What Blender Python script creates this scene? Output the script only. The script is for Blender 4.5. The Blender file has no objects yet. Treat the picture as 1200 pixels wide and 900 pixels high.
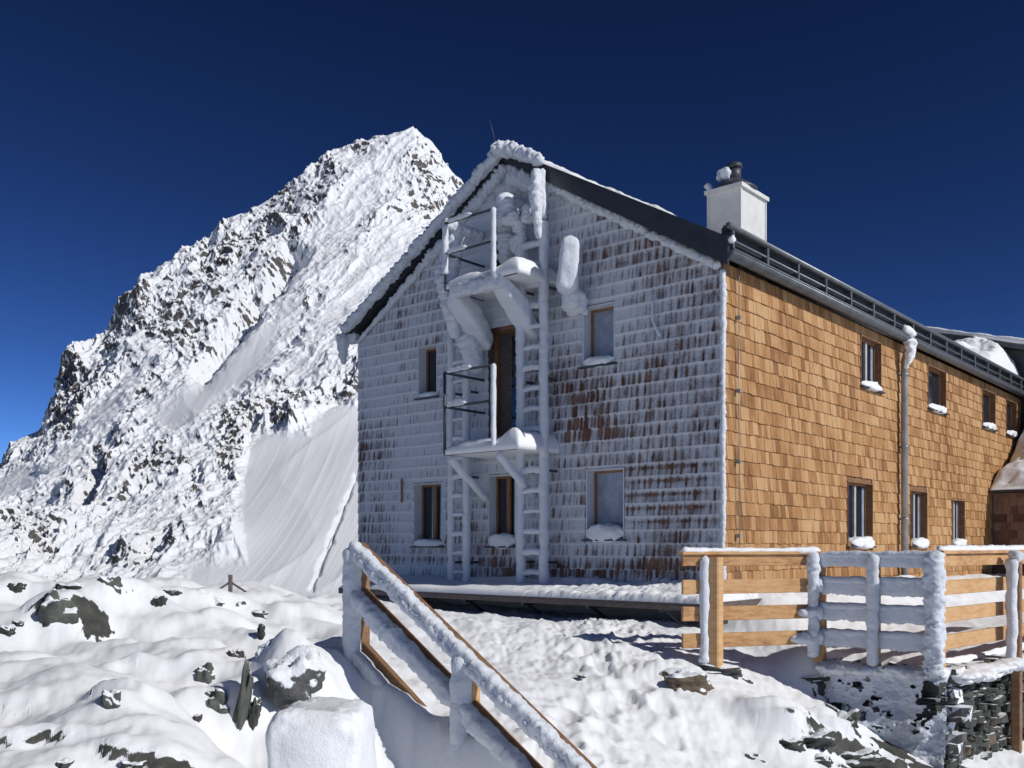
import bpy, math, random
import numpy as np
from mathutils import Vector
R = math.radians
random.seed(7)
sc = bpy.context.scene
col = sc.collection

# ---------------------------------------------------------------- camera, sky, sun, exposure
F = 1123.0                                   # focal length in pixels of a 1200 px wide picture
cam = bpy.data.cameras.new('camera'); cam_ob = bpy.data.objects.new('camera', cam); col.objects.link(cam_ob)
cam.sensor_width = 36; cam.lens = F / 1200 * 36; cam.shift_y = (640 - 450) / 1200
cam.clip_start = .1; cam.clip_end = 20000
cam_ob.location = (0, 0, 0); cam_ob.rotation_euler = (R(90), 0, 0)
sc.camera = cam_ob

SUN_AZ = (0.862, -0.507)                     # horizontal direction towards the sun
SUN_EL = R(34)
world = bpy.data.worlds.new('World'); sc.world = world; world.use_nodes = True
nt = world.node_tree; nt.nodes.clear()
wo = nt.nodes.new('ShaderNodeOutputWorld'); bg = nt.nodes.new('ShaderNodeBackground')
sky = nt.nodes.new('ShaderNodeTexSky'); sky.sky_type = 'NISHITA'; sky.sun_disc = False
sky.sun_elevation = SUN_EL; sky.sun_rotation = math.atan2(SUN_AZ[0], SUN_AZ[1])
sky.altitude = 3400; sky.air_density = 0.75; sky.dust_density = 0.0; sky.ozone_density = 3.2
gam = nt.nodes.new('ShaderNodeGamma'); gam.inputs['Gamma'].default_value = 1.85
vm = nt.nodes.new('ShaderNodeVectorMath'); vm.operation = 'SCALE'; vm.inputs['Scale'].default_value = .51
nt.links.new(sky.outputs[0], vm.inputs[0]); nt.links.new(vm.outputs[0], gam.inputs[0]); nt.links.new(gam.outputs[0], bg.inputs[0])
bg.inputs[1].default_value = 0.062
nt.links.new(bg.outputs[0], wo.inputs[0])
sun = bpy.data.lights.new('sun', 'SUN'); sun.energy = 3.8; sun.angle = R(.53); sun.color = (1, .96, .9)
sun_ob = bpy.data.objects.new('sun', sun); col.objects.link(sun_ob)
sd = Vector((SUN_AZ[0] * math.cos(SUN_EL), SUN_AZ[1] * math.cos(SUN_EL), math.sin(SUN_EL)))
sun_ob.rotation_euler = sd.to_track_quat('Z', 'Y').to_euler(); sun_ob.location = (20, -12, 20)
vs = sc.view_settings
vs.view_transform = 'Standard'; vs.look = 'None'; vs.gamma = 1; vs.use_curve_mapping = False; vs.exposure = 0.0

# ---------------------------------------------------------------- numpy noise
def _h(ix, iy, iz):
    n = (ix.astype(np.int64) * 374761393 + iy.astype(np.int64) * 668265263 + iz.astype(np.int64) * 2147483647) & 0xffffffff
    n = ((n ^ (n >> 13)) * 1274126177) & 0xffffffff
    n = (n ^ (n >> 16)) & 0xffffffff
    n = (n * 2246822519) & 0xffffffff
    return ((n ^ (n >> 15)) & 0xffffff) / float(0xffffff)
def vnoise(x, y, z=0.0):
    x = np.asarray(x, float); y = np.asarray(y, float) + 0 * x; z = np.asarray(z, float) + 0 * x
    xi = np.floor(x); yi = np.floor(y); zi = np.floor(z)
    fx = x - xi; fy = y - yi; fz = z - zi
    fx = fx * fx * fx * (fx * (fx * 6 - 15) + 10); fy = fy * fy * fy * (fy * (fy * 6 - 15) + 10); fz = fz * fz * (3 - 2 * fz)
    r = 0
    for a in (0, 1):
        for b in (0, 1):
            wxy = (fx if a else 1 - fx) * (fy if b else 1 - fy)
            r = r + wxy * ((1 - fz) * _h(xi + a, yi + b, zi) + fz * _h(xi + a, yi + b, zi + 1))
    return r * 2 - 1
def fbm(x, y, z=0.0, o=4, g=.5, l=2.03):
    r = 0; a = 1; s = 0
    for i in range(o):
        r = r + a * vnoise(np.asarray(x) * l ** i + 17.3 * i, np.asarray(y) * l ** i + 9.1 * i, np.asarray(z) * l ** i + 3.7 * i); s += a; a *= g
    return r / s
def ridged(x, y, z=0.0, o=4, g=.5, l=2.1):
    r = 0; a = 1; s = 0
    for i in range(o):
        n = 1 - np.abs(vnoise(np.asarray(x) * l ** i + 5.3 * i, np.asarray(y) * l ** i + 29.1 * i, np.asarray(z) * l ** i)); r = r + a * n * n; s += a; a *= g
    return r / s
def sstep(a, b, x):
    t = np.clip((np.asarray(x, float) - a) / (b - a), 0, 1); return t * t * (3 - 2 * t)

# ---------------------------------------------------------------- materials
MATS = {}
def nmat(name):
    m = bpy.data.materials.new(name); m.use_nodes = True; t = m.node_tree
    b = t.nodes['Principled BSDF']; MATS[name] = m
    return m, t, b
def N(t, kind, **kw):
    n = t.nodes.new(kind)
    for k, v in kw.items():
        if k in n.inputs.keys(): n.inputs[k].default_value = v
        else: setattr(n, k, v)
    return n
def pos(t, scale=(1, 1, 1)):
    g = N(t, 'ShaderNodeNewGeometry'); mp = N(t, 'ShaderNodeMapping'); mp.inputs['Scale'].default_value = scale
    t.links.new(g.outputs['Position'], mp.inputs[0]); return mp.outputs[0]
def noise(t, vec, scale, detail=4, rough=.55):
    n = N(t, 'ShaderNodeTexNoise', Scale=scale, Detail=detail, Roughness=rough); t.links.new(vec, n.inputs['Vector']); return n.outputs['Fac']
def ramp(t, fac, stops):
    r = N(t, 'ShaderNodeValToRGB'); e = r.color_ramp.elements
    e[0].position, e[0].color = stops[0][0], (*stops[0][1], 1); e[1].position, e[1].color = stops[-1][0], (*stops[-1][1], 1)
    for p, c in stops[1:-1]:
        x = e.new(p); x.color = (*c, 1)
    t.links.new(fac, r.inputs[0]); return r.outputs[0]
def bump(t, b, hts, dist=.02, strength=.6):
    bp = N(t, 'ShaderNodeBump', Strength=strength, Distance=dist); t.links.new(hts, bp.inputs['Height']); t.links.new(bp.outputs[0], b.inputs['Normal']); return bp
def math_(t, op, a, b=None, clamp=False):
    n = N(t, 'ShaderNodeMath', operation=op, use_clamp=clamp)
    for i, v in enumerate((a, b)):
        if v is None: continue
        if isinstance(v, (int, float)): n.inputs[i].default_value = v
        else: t.links.new(v, n.inputs[i])
    return n.outputs[0]
def mixc(t, f, a, b):
    n = N(t, 'ShaderNodeMix', data_type='RGBA')
    for s, v in ((n.inputs[0], f), (n.inputs[6], a), (n.inputs[7], b)):
        if isinstance(v, tuple): s.default_value = (*v, 1) if len(v) == 3 else v
        elif isinstance(v, (int, float)): s.default_value = v
        else: t.links.new(v, s)
    return n.outputs[2]

def snow_mat(name, base=(.80, .83, .88), fine=.5, big=.0):
    m, t, b = nmat(name)
    p = pos(t); n1 = noise(t, p, 14, 6, .6); n2 = noise(t, p, 90, 3, .6)
    h = math_(t, 'ADD', n1, math_(t, 'MULTIPLY', n2, .35))
    b.inputs['Base Color'].default_value = (*base, 1); b.inputs['Roughness'].default_value = .62
    b.inputs['Specular IOR Level'].default_value = .3
    bump(t, b, h, .03 * fine, .7)
    return m
snow_mat('snow', (.76, .78, .81)); snow_mat('rime', (.64, .68, .74), .9)

def attr_mix_mat(name, attr, c_rock, c_rock2, c_snow, sc1, bdist, soft=.06):
    m, t, b = nmat(name)
    p = pos(t); a = N(t, 'ShaderNodeAttribute', attribute_name=attr)
    nn = noise(t, p, sc1, 6, .65)
    f = math_(t, 'ADD', a.outputs['Fac'], math_(t, 'MULTIPLY', math_(t, 'SUBTRACT', nn, .5), .9))
    mr = N(t, 'ShaderNodeMapRange'); mr.interpolation_type = 'SMOOTHSTEP'
    mr.inputs['From Min'].default_value = .5 - soft; mr.inputs['From Max'].default_value = .5 + soft; t.links.new(f, mr.inputs['Value'])
    rc = ramp(t, noise(t, p, sc1 * .6, 5), [(.3, c_rock), (.7, c_rock2)])
    t.links.new(mixc(t, mr.outputs[0], c_snow, rc), b.inputs['Base Color'])
    b.inputs['Roughness'].default_value = .75; b.inputs['Specular IOR Level'].default_value = .25
    bump(t, b, math_(t, 'MULTIPLY', nn, math_(t, 'ADD', a.outputs['Fac'], .22)), bdist * 1.6, .8)
    return m
attr_mix_mat('mountain_mat', 'rock', (.045, .042, .045), (.15, .135, .125), (.70, .725, .765), .95, .4)
attr_mix_mat('ground_mat', 'rock', (.03, .033, .03), (.09, .09, .08), (.76, .78, .81), 11, .018)
attr_mix_mat('crust_mat', 'rock', (.085, .055, .052), (.19, .135, .12), (.56, .59, .645), 38, .014, .44)

def rock_mat(name, c1, c2, thr=.55, sc1=9, snow=(.8, .83, .88)):
    m, t, b = nmat(name); p = pos(t)
    nn = noise(t, p, sc1, 7, .65); g = N(t, 'ShaderNodeNewGeometry'); sp = N(t, 'ShaderNodeSeparateXYZ'); t.links.new(g.outputs['Normal'], sp.inputs[0])
    f = math_(t, 'ADD', sp.outputs[2], math_(t, 'MULTIPLY', math_(t, 'SUBTRACT', noise(t, p, sc1 * .7, 5), .5), 1.3))
    mr = N(t, 'ShaderNodeMapRange'); mr.inputs['From Min'].default_value = thr - .05; mr.inputs['From Max'].default_value = thr + .05; t.links.new(f, mr.inputs['Value'])
    rc = ramp(t, nn, [(.25, c1), (.75, c2)])
    t.links.new(mixc(t, mr.outputs[0], rc, snow), b.inputs['Base Color'])
    b.inputs['Roughness'].default_value = .7
    bump(t, b, nn, .03, .8)
rock_mat('rock_grey', (.035, .04, .036), (.12, .13, .11), .62)
rock_mat('rock_dark', (.015, .016, .016), (.06, .06, .055), .72)
rock_mat('wall_stone', (.008, .011, .010), (.065, .07, .058), 1.0, 8)
rock_mat('rock_brown', (.06, .045, .03), (.17, .12, .08), .6)
rock_mat('rock_rimed', (.05, .05, .05), (.12, .12, .12), .06, 14)

def wood_mat(name, c1, c2, c3, stretch, grain=30, bd=.004, tintamt=.6, patch=0.):
    m, t, b = nmat(name); p = pos(t, stretch)
    nn = noise(t, p, grain, 6, .6); a = N(t, 'ShaderNodeAttribute', attribute_name='tint')
    f = math_(t, 'ADD', math_(t, 'MULTIPLY', nn, 1 - tintamt * .6), math_(t, 'MULTIPLY', a.outputs['Fac'], tintamt * .75))
    if patch:
        f = math_(t, 'ADD', f, math_(t, 'MULTIPLY', math_(t, 'SUBTRACT', noise(t, pos(t), .8, 5, .6), .5), patch))
    t.links.new(ramp(t, f, [(.25, c1), (.5, c2), (.78, c3)]), b.inputs['Base Color'])
    b.inputs['Roughness'].default_value = .75; b.inputs['Specular IOR Level'].default_value = .25
    bump(t, b, nn, bd, .6)
wood_mat('larch_shingle', (.20, .095, .036), (.36, .19, .078), (.46, .285, .14), (1, 1, .12), 26, .004, .6, .75)
wood_mat('weathered_shingle', (.07, .035, .025), (.17, .085, .06), (.27, .16, .11), (1, 1, .15), 26)
wood_mat('larch_board', (.26, .13, .06), (.50, .29, .135), (.60, .40, .22), (.6, .6, 2.5), 11, .004, .4, .7)
wood_mat('brown_board', (.11, .055, .03), (.20, .11, .058), (.30, .18, .10), (1, 1, 2), 10, .003, .3)
wood_mat('window_wood', (.15, .07, .035), (.26, .13, .065), (.36, .2, .1), (2, 2, .3), 14, .002, .3)
wood_mat('grey_wood', (.05, .045, .045), (.11, .09, .085), (.18, .15, .14), (1, 1, 3), 10, .003, .3)

def plain(name, c, rough=.5, metal=0., spec=.5, var=.25, sc1=5, bd=0):
    m, t, b = nmat(name); p = pos(t); nn = noise(t, p, sc1, 5)
    d = tuple(x * (1 - var) for x in c); l = tuple(min(1, x * (1 + var)) for x in c)
    t.links.new(ramp(t, nn, [(.3, d), (.7, l)]), b.inputs['Base Color'])
    b.inputs['Roughness'].default_value = rough; b.inputs['Metallic'].default_value = metal; b.inputs['Specular IOR Level'].default_value = spec
    if bd: bump(t, b, nn, bd, .5)
plain('anthracite', (.028, .032, .036), .45)
plain('zinc', (.30, .32, .34), .42, .4)
plain('gutter_zinc', (.13, .145, .16), .4, .3)
plain('white_metal', (.62, .62, .60), .5, 0, .4, .08)
plain('dark_metal', (.05, .058, .072), .5, .2)
plain('dark_inside', (.02, .018, .018), .9)
plain('plaster', (.28, .28, .28), .9, 0, .2, .2, 3, .01)
plain('red_board', (.25, .05, .03), .7)
plain('glass', (.015, .02, .03), .06, 0, .9, .1)
plain('frosted_glass', (.26, .30, .38), .35, 0, .6, .25, 6, .01)
plain('white_curtain', (.38, .38, .37), .7)
plain('slate_metal', (.07, .078, .085), .5)
plain('gravel_grass', (.10, .085, .04), .9, 0, .2, .5, 30, .01)

# ---------------------------------------------------------------- mesh helpers
def tag(o, label=None, cat=None, group=None, kind=None):
    if label: o['label'] = label
    if cat: o['category'] = cat
    if group: o['group'] = group
    if kind: o['kind'] = kind
    return o
def empty(name, loc):
    o = bpy.data.objects.new(name, None); o.location = loc; o.empty_display_size = .2; col.objects.link(o)
    o['_o'] = 1; return o
def root_loc(p):
    while p.parent: p = p.parent
    return p.location
def mesh_np(name, V, Fc, mat, parent=None, smooth=True, attrs=None, loc=None):
    """V (n,3) world coordinates, Fc list/array of faces"""
    V = np.asarray(V, float)
    o0 = np.array(root_loc(parent)) if parent else np.array(loc if loc is not None else (0, 0, 0))
    me = bpy.data.meshes.new(name)
    Fa = np.asarray(Fc) if not isinstance(Fc, list) else None
    if Fa is not None and Fa.ndim == 2:
        k = Fa.shape[1]; nf = len(Fa)
        me.vertices.add(len(V)); me.vertices.foreach_set('co', (V - o0).astype(np.float32).ravel())
        me.loops.add(nf * k); me.loops.foreach_set('vertex_index', Fa.astype(np.int32).ravel())
        me.polygons.add(nf); me.polygons.foreach_set('loop_start', np.arange(0, nf * k, k, dtype=np.int32))
        me.update(calc_edges=True); me.validate()
    else:
        me.from_pydata([tuple(x) for x in (V - o0)], [], [tuple(f) for f in Fc])
    if smooth: me.polygons.foreach_set('use_smooth', np.ones(len(me.polygons), bool))
    for k, v in (attrs or {}).items():
        a = me.attributes.new(k, 'FLOAT', 'POINT'); a.data.foreach_set('value', np.asarray(v, np.float32))
    me.materials.append(MATS[mat]); me.update()
    o = bpy.data.objects.new(name, me); col.objects.link(o)
    if parent: o.parent = parent
    elif loc is not None: o.location = loc
    return o
class MB:
    def __init__(s): s.v = []; s.f = []; s.t = []
    def add(s, vs, fs, tint=.5):
        n = len(s.v); s.v += [tuple(map(float, v)) for v in vs]; s.f += [tuple(i + n for i in f) for f in fs]; s.t += [tint] * len(vs)
    def hexa(s, p, tint=.5):     # 8 points: bottom 4 (ccw), top 4
        s.add(p, [(0, 3, 2, 1), (4, 5, 6, 7), (0, 1, 5, 4), (1, 2, 6, 5), (2, 3, 7, 6), (3, 0, 4, 7)], tint)
    def beam(s, a, b, w, h, up=(0, 0, 1), tint=None, ch=.12):   # chamfered rectangular beam
        a = Vector(a); b = Vector(b); d = (b - a).normalized(); up = Vector(up)
        x = d.cross(up)
        if x.length < 1e-3: x = d.cross(Vector((1, 0, 0)))
        x.normalize(); y = x.cross(d).normalized(); c = min(w, h) * ch
        pr = [(-w/2 + c, -h/2), (w/2 - c, -h/2), (w/2, -h/2 + c), (w/2, h/2 - c), (w/2 - c, h/2), (-w/2 + c, h/2), (-w/2, h/2 - c), (-w/2, -h/2 + c)]
        vs = [a + x * q[0] + y * q[1] for q in pr] + [b + x * q[0] + y * q[1] for q in pr]
        fs = [(i, (i + 1) % 8, 8 + (i + 1) % 8, 8 + i) for i in range(8)] + [tuple(range(7, -1, -1)), tuple(range(8, 16))]
        s.add(vs, fs, random.random() if tint is None else tint)
    def tube(s, pts, r, n=12, cap=True):
        pts = [Vector(p) for p in pts]; rr = r if isinstance(r, (list, tuple)) else [r] * len(pts)
        vs = []; prev = None
        for i, p in enumerate(pts):
            d = (pts[min(i + 1, len(pts) - 1)] - pts[max(i - 1, 0)]).normalized()
            if prev is None: x = d.cross(Vector((0, 0, 1))) if abs(d.z) < .9 else d.cross(Vector((1, 0, 0)))
            else: x = prev - d * prev.dot(d)
            x.normalize(); prev = x; y = d.cross(x)
            vs += [p + (x * math.cos(2 * math.pi * k / n) + y * math.sin(2 * math.pi * k / n)) * rr[i] for k in range(n)]
        fs = [(i * n + k, i * n + (k + 1) % n, (i + 1) * n + (k + 1) % n, (i + 1) * n + k) for i in range(len(pts) - 1) for k in range(n)]
        if cap: fs += [tuple(range(n - 1, -1, -1)), tuple(range((len(pts) - 1) * n, len(pts) * n))]
        s.add(vs, fs)
    def build(s, name, mat, parent=None, smooth=False, loc=None):
        o = mesh_np(name, np.array(s.v), s.f, mat, parent, smooth, {'tint': s.t}, loc)
        return o

# building frame: corner C, U along the gable to the left, V along the sunny wall to the back
C0 = np.array([2.96, 13.4]); U = np.array([-.7567, .6537]); V_ = np.array([.6537, .7568])
def B(u, v, z): return Vector((C0[0] + u * U[0] + v * V_[0], C0[1] + u * U[1] + v * V_[1], z))
def gp(px, py, v=0.):       # point seen at px,py that lies in the plane parallel to the gable at v
    k = (px - 600) / F; u = (k * (C0[1] + v * V_[1]) - C0[0] - v * V_[0]) / (U[0] - k * U[1])
    return u, (640 - py) / F * (C0[1] + u * U[1] + v * V_[1])
def sp_(px, py, u=0.):      # same, in the plane parallel to the sunny wall
    k = (px - 600) / F; v = (k * (C0[1] + u * U[1]) - C0[0] - u * U[0]) / (V_[0] - k * V_[1])
    return v, (640 - py) / F * (C0[1] + u * U[1] + v * V_[1])
def at(px, py, D): return Vector(((px - 600) / F * D, D, (640 - py) / F * D))
WIND = np.array([-V_[0], -V_[1], 0.0]); 

def rime_tube(pts, rad, amp=.35, seg=10, ds=.035, wind=.5, seed=0., sub=14., flat=None, sq=False):
    """lumpy tube of rime that grows towards the wind; returns verts, faces"""
    if np.max(rad) > .075 and seg < 28: seg = 28; ds = min(ds, .018)
    P = [np.array(p, float) for p in pts]; rr = list(rad) if isinstance(rad, (list, tuple)) else [rad] * len(P)
    Q = []; Rr = []
    for i in range(len(P) - 1):
        L = np.linalg.norm(P[i + 1] - P[i]); n = max(2, int(L / ds))
        for k in range(n + (i == len(P) - 2)):
            Q.append(P[i] + (P[i + 1] - P[i]) * k / n); Rr.append(rr[i] + (rr[i + 1] - rr[i]) * k / n)
    Q = np.array(Q); Rr = np.array(Rr); m = len(Q)
    # rounded ends
    T = np.gradient(Q, axis=0); T /= np.linalg.norm(T, axis=1)[:, None]
    ref = np.where(np.abs(T[:, 2:3]) > .9, np.array([[1., 0, 0]]), np.array([[0, 0, 1.]]))
    X = np.cross(T, ref); X /= np.linalg.norm(X, axis=1)[:, None]; Y = np.cross(T, X)
    s = np.concatenate([[0], np.cumsum(np.linalg.norm(np.diff(Q, axis=0), axis=1))])
    e = np.minimum(s, s[-1] - s); er = np.sqrt(np.clip(1 - (1 - np.clip(e / (Rr * .9), 0, 1)) ** 2, .02, 1))
    a = np.arange(seg) * 2 * math.pi / seg
    dirs = X[:, None, :] * np.cos(a)[None, :, None] + Y[:, None, :] * np.sin(a)[None, :, None]
    base = Q[:, None, :] + dirs * Rr[:, None, None]
    n1 = fbm(base[..., 0] * sub + seed, base[..., 1] * sub, base[..., 2] * sub, 3)
    n0 = fbm(base[..., 0] * 3 + seed, base[..., 1] * 3, base[..., 2] * 3, 2)
    if seg >= 14: n1 = n1 + .35 * fbm(base[..., 0] * 34 + seed, base[..., 1] * 34, base[..., 2] * 34, 2)
    wd = np.clip((dirs * WIND).sum(-1), 0, 1)
    if seg >= 20 and amp > 0 and wind > 0:
        ft = np.clip(ridged(base[..., 0] * 13 + seed, base[..., 1] * 13, base[..., 2] * 9, 3, .6) - .58, 0, 1); n1 = n1 + 2.6 * ft * (.3 + wd)
    r = Rr[:, None] * er[:, None] * (1 + amp * n1 + amp * .6 * n0 + wind * wd)
    off = dirs * r[..., None]
    if sq: off = off / ((np.abs(np.cos(a)) ** 5 + np.abs(np.sin(a)) ** 5) ** .2)[None, :, None] * .9
    if flat is not None:
        fv = np.array(flat[0], float); fv /= np.linalg.norm(fv); off = off + fv * (off @ fv)[..., None] * (flat[1] - 1)
    Vv = Q[:, None, :] + off
    Vv = Vv.reshape(-1, 3)
    idx = np.arange(m * seg).reshape(m, seg); nx = np.roll(idx, -1, 1)
    Fq = np.stack([idx[:-1], nx[:-1], nx[1:], idx[1:]], -1).reshape(-1, 4).tolist()
    Fq += [list(range(seg - 1, -1, -1)), list(range((m - 1) * seg, m * seg))]
    return Vv, Fq
def rime_multi(name, specs, mat, parent, loc=None):
    Vs = []; Fs = []; n = 0
    for i, sp in enumerate(specs):
        kw = sp[2] if len(sp) > 2 else {}
        v, f = rime_tube(sp[0], sp[1], seed=kw.pop('seed', i * 3.1), **kw)
        Vs.append(v); Fs += [[a + n for a in q] for q in f]; n += len(v)
    return mesh_np(name, np.concatenate(Vs), Fs, mat, parent, True, None, loc)
def lump(name, c, r, mat, parent=None, seed=0., amp=.25, freq=None, flat_bottom=False, n=(26, 18), rot=0., smooth=True, loc=None, sharp=0.):
    """irregular closed lump, radii r=(rx,ry,rz)"""
    a = np.linspace(0, 2 * math.pi, n[0], endpoint=False); b = np.linspace(.06, math.pi - .06, n[1])
    A, Bb = np.meshgrid(a, b); D = np.stack([np.sin(Bb) * np.cos(A), np.sin(Bb) * np.sin(A), np.cos(Bb)], -1)
    if sharp: D = np.sign(D) * np.abs(D) ** (1 - sharp)
    fq = freq or 1.6
    k = 1 + amp * fbm(D[..., 0] * fq + seed, D[..., 1] * fq, D[..., 2] * fq, 4) * 2
    P = D * k[..., None] * np.array(r)
    if flat_bottom: P[..., 2] = np.maximum(P[..., 2], -.25 * r[2])
    ca, sa = math.cos(rot), math.sin(rot)
    P = np.stack([P[..., 0] * ca - P[..., 1] * sa, P[..., 0] * sa + P[..., 1] * ca, P[..., 2]], -1)
    P = P.reshape(-1, 3) + np.array(c); m = n[0]
    idx = np.arange(len(P)).reshape(n[1], m); nx = np.roll(idx, -1, 1)
    Fq = np.stack([idx[:-1], idx[1:], nx[1:], nx[:-1]], -1).reshape(-1, 4).tolist() + [idx[0].tolist(), idx[-1].tolist()[::-1]]
    return mesh_np(name, P, Fq, mat, parent, smooth, None, loc)

# ---------------------------------------------------------------- mountain
def grid_faces(nr, nc, wrap=False):
    i = np.arange(nr * nc).reshape(nr, nc)
    if wrap:
        j = np.roll(i, -1, 1); return np.stack([i[:-1], j[:-1], j[1:], i[1:]], -1).reshape(-1, 4)
    return np.stack([i[:-1, :-1], i[:-1, 1:], i[1:, 1:], i[1:, :-1]], -1).reshape(-1, 4)
def cap_d(px, py, x0, y0, x1, y1):
    dx, dy = x1 - x0, y1 - y0; t = np.clip(((px - x0) * dx + (py - y0) * dy) / (dx * dx + dy * dy), 0, 1)
    return np.hypot(px - x0 - t * dx, py - y0 - t * dy)
def build_mountain():
    sil = [(-900, 640), (-500, 600), (-250, 575), (-100, 560), (0, 545), (12, 520), (45, 505), (58, 468), (72, 430), (84, 408), (120, 388), (150, 350), (165, 322), (200, 308), (220, 293),
           (245, 278), (262, 258), (300, 240), (335, 216), (370, 190), (385, 172), (400, 168), (435, 163), (485, 154), (508, 172), (530, 202), (548, 228), (600, 290), (680, 370), (800, 450), (1000, 540), (1300, 600)]
    sx = np.array([s[0] for s in sil]); sy = np.array([s[1] for s in sil])
    pc = np.concatenate([np.arange(-900, -60, 6), np.arange(-60, 570, .8), np.arange(570, 1300, 8)])
    tr = np.concatenate([np.linspace(0, 1, 760), np.linspace(1.005, 1.5, 40)])
    PX, T = np.meshgrid(pc, tr); S = np.interp(PX, sx, sy)
    xs = np.arange(-900, 1300, 2.); yy = np.interp(xs, sx, sy); kk = np.exp(-np.arange(-80, 81) ** 2 / (2 * 34. ** 2)); kk /= kk.sum()
    ys = np.convolve(np.pad(yy, 80, 'edge'), kk, 'valid'); S = S + (np.interp(PX, xs, ys) - S) * (1 - sstep(.80, 1.0, T))
    D1 = 640 + 60 * np.sin(PX / 300.) + .10 * (PX - 480); D0 = 230.
    Tc = np.clip(T, 0, 1)
    PY = 712 + (S - 712) * (Tc ** .92)
    # depth: steeper high up
    D = D0 + (D1 - D0) * (Tc ** 1.0)
    Z = (640 - PY) / F * D
    back = np.clip(T - 1, 0, 1); D = D + back * 700; Z = Z - back * 420
    X = (PX - 600) / F * D; Y = D
    # masks (authored as places on the face)
    def soft(d, r0, r1): return 1 - sstep(r0, r1, d)
    wob = 22 * fbm(PX / 60., PY / 60., 3.3, 3) + 12 * fbm(PX / 13., PY / 13., 7.3, 3)
    fld = np.maximum.reduce([
        soft(cap_d(PX, PY, 205, 490, 300, 405) + wob * .7, 8, 46),
        soft(cap_d(PX, PY, 300, 405, 345, 370) + wob, 2, 30),
        soft(cap_d(PX, PY, 345, 560, 350, 680) + wob * .5, 55, 70) * sstep(500, 520, PY + wob * .3),
        soft(cap_d(PX, PY, 410, 530, 410, 700), 45, 65),
        soft(cap_d(PX, PY, 240, 690, 330, 700) + wob, 22, 50),
        .45 * soft(cap_d(PX, PY, 470, 170, 300, 400) + wob * 1.5, 4, 34),
        .5 * soft(cap_d(PX, PY, 470, 290, 360, 420) + wob * 1.5, 10, 45),
        .7 * soft(cap_d(PX, PY, 180, 420, 60, 560) + wob, 4, 22),
        .25 * soft(cap_d(PX, PY, 200, 560, 60, 690) + wob, 3, 22),
        .8 * soft(cap_d(PX, PY, -60, 580, 30, 560) + wob, 8, 30)])
    dark = np.maximum.reduce([
        soft(cap_d(PX, PY, 75, 440, 100, 520) + wob, 14, 45), soft(cap_d(PX, PY, 130, 460, 175, 440) + wob, 8, 34),
        soft(cap_d(PX, PY, 270, 470, 280, 540) + wob, 12, 36), soft(cap_d(PX, PY, 330, 490, 410, 480) + wob, 12, 34),
        .4 * soft(cap_d(PX, PY, 490, 185, 525, 245) + wob, 12, 30), .8 * soft(cap_d(PX, PY, 90, 640, 130, 600) + wob, 10, 36),
        .9 * soft(cap_d(PX, PY, 20, 610, 90, 670) + wob * 1.4, 10, 40), .8 * soft(cap_d(PX, PY, 150, 650, 250, 640) + wob * 1.4, 6, 30), .8 * soft(cap_d(PX, PY, 215, 330, 330, 250) + wob * 1.4, 6, 34), .7 * soft(cap_d(PX, PY, 140, 590, 200, 520) + wob, 8, 30),
        .8 * soft(cap_d(PX, PY, 200, 540, 230, 590) + wob, 10, 30), .7 * soft(cap_d(PX, PY, 320, 390, 400, 400) + wob, 8, 26),
        .8 * soft(cap_d(PX, PY, 10, 560, 60, 560) + wob, 8, 26), .5 * soft(cap_d(PX, PY, 150, 350, 220, 400) + wob, 10, 40)])
    rough = np.clip(1 - fld, 0, 1) * (.75 + .5 * dark)
    # rib coordinates: across / along the diagonal structure (up right to down left)
    fade = sstep(0, .06, T)
    sm = Z * 1.0
    wx = X + 14 * fbm(X / 60., sm / 60., 1.7, 3); wz = sm + 14 * fbm(X / 60., sm / 60., 8.8, 3)
    ang = R(52)
    ac = wx * math.sin(ang) - wz * math.cos(ang); al = wx * math.cos(ang) + wz * math.sin(ang)
    r1 = ridged(ac / 55., al / 170., 0.3, 3) - .5
    r2 = ridged(ac / 17., al / 30., 5.3, 4) - .5
    r3 = ridged(ac / 5.0, al / 6.5, 9.3, 3) - .5
    r3 = r3 * 1.15
    r4 = fbm(X / 3.2, sm / 2.2, Y / 3.2, 3)
    # blocky steps: terrace the height a little so ledges hold snow
    disp = 13 * r1 * (.40 + .60 * np.clip(1 - fld, 0, 1)) + 8.5 * r2 * rough + 3.6 * r3 * rough + 1.7 * r4 * rough
    disp = disp + (.5 * fbm(X / 12., sm / 30., 4.4, 3) + .16 * ridged(X / 3.2 + .02 * Z, sm / 60., 2.2, 2)) * fld
    # deep gully seen as a slanting shadow
    g = cap_d(PX, PY, 345, 300, 235, 435); g = g + 6 * fbm(PX / 14., PY / 14., 9., 3); disp = disp - 15 * np.exp(-(g / 11.) ** 2)
    g = cap_d(PX, PY, 120, 545, 98, 585); disp = disp - 8 * np.exp(-(g / 7.) ** 2)
    g = cap_d(PX, PY, 418, 560, 365, 690); g = g + 3 * fbm(PX / 9., PY / 9., 3., 2); disp = disp - 1.4 * np.exp(-(g / 2.4) ** 2)
    disp = disp * fade
    nrm = np.array([0, -.66, .75]); 
    X2 = X + 1.8 * fbm(X / 7., sm / 7., 21., 3) * rough; Y2 = Y + nrm[1] * disp; Z2 = Z + nrm[2] * disp
    ter = np.sin(Z2 / 4.2 + 2.5 * fbm(X / 20., Y / 20., 2., 3)); Z2 = Z2 + .9 * ter * rough * fade
    P = np.stack([X2, Y2, Z2], -1)
    du = np.gradient(P, axis=1); dv = np.gradient(P, axis=0); n = np.cross(du, dv); n /= np.linalg.norm(n, axis=-1)[..., None] + 1e-9
    n = n * np.sign(n[..., 2:3] + 1e-9)
    w = n[..., 0] * .15 + n[..., 2]
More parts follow.
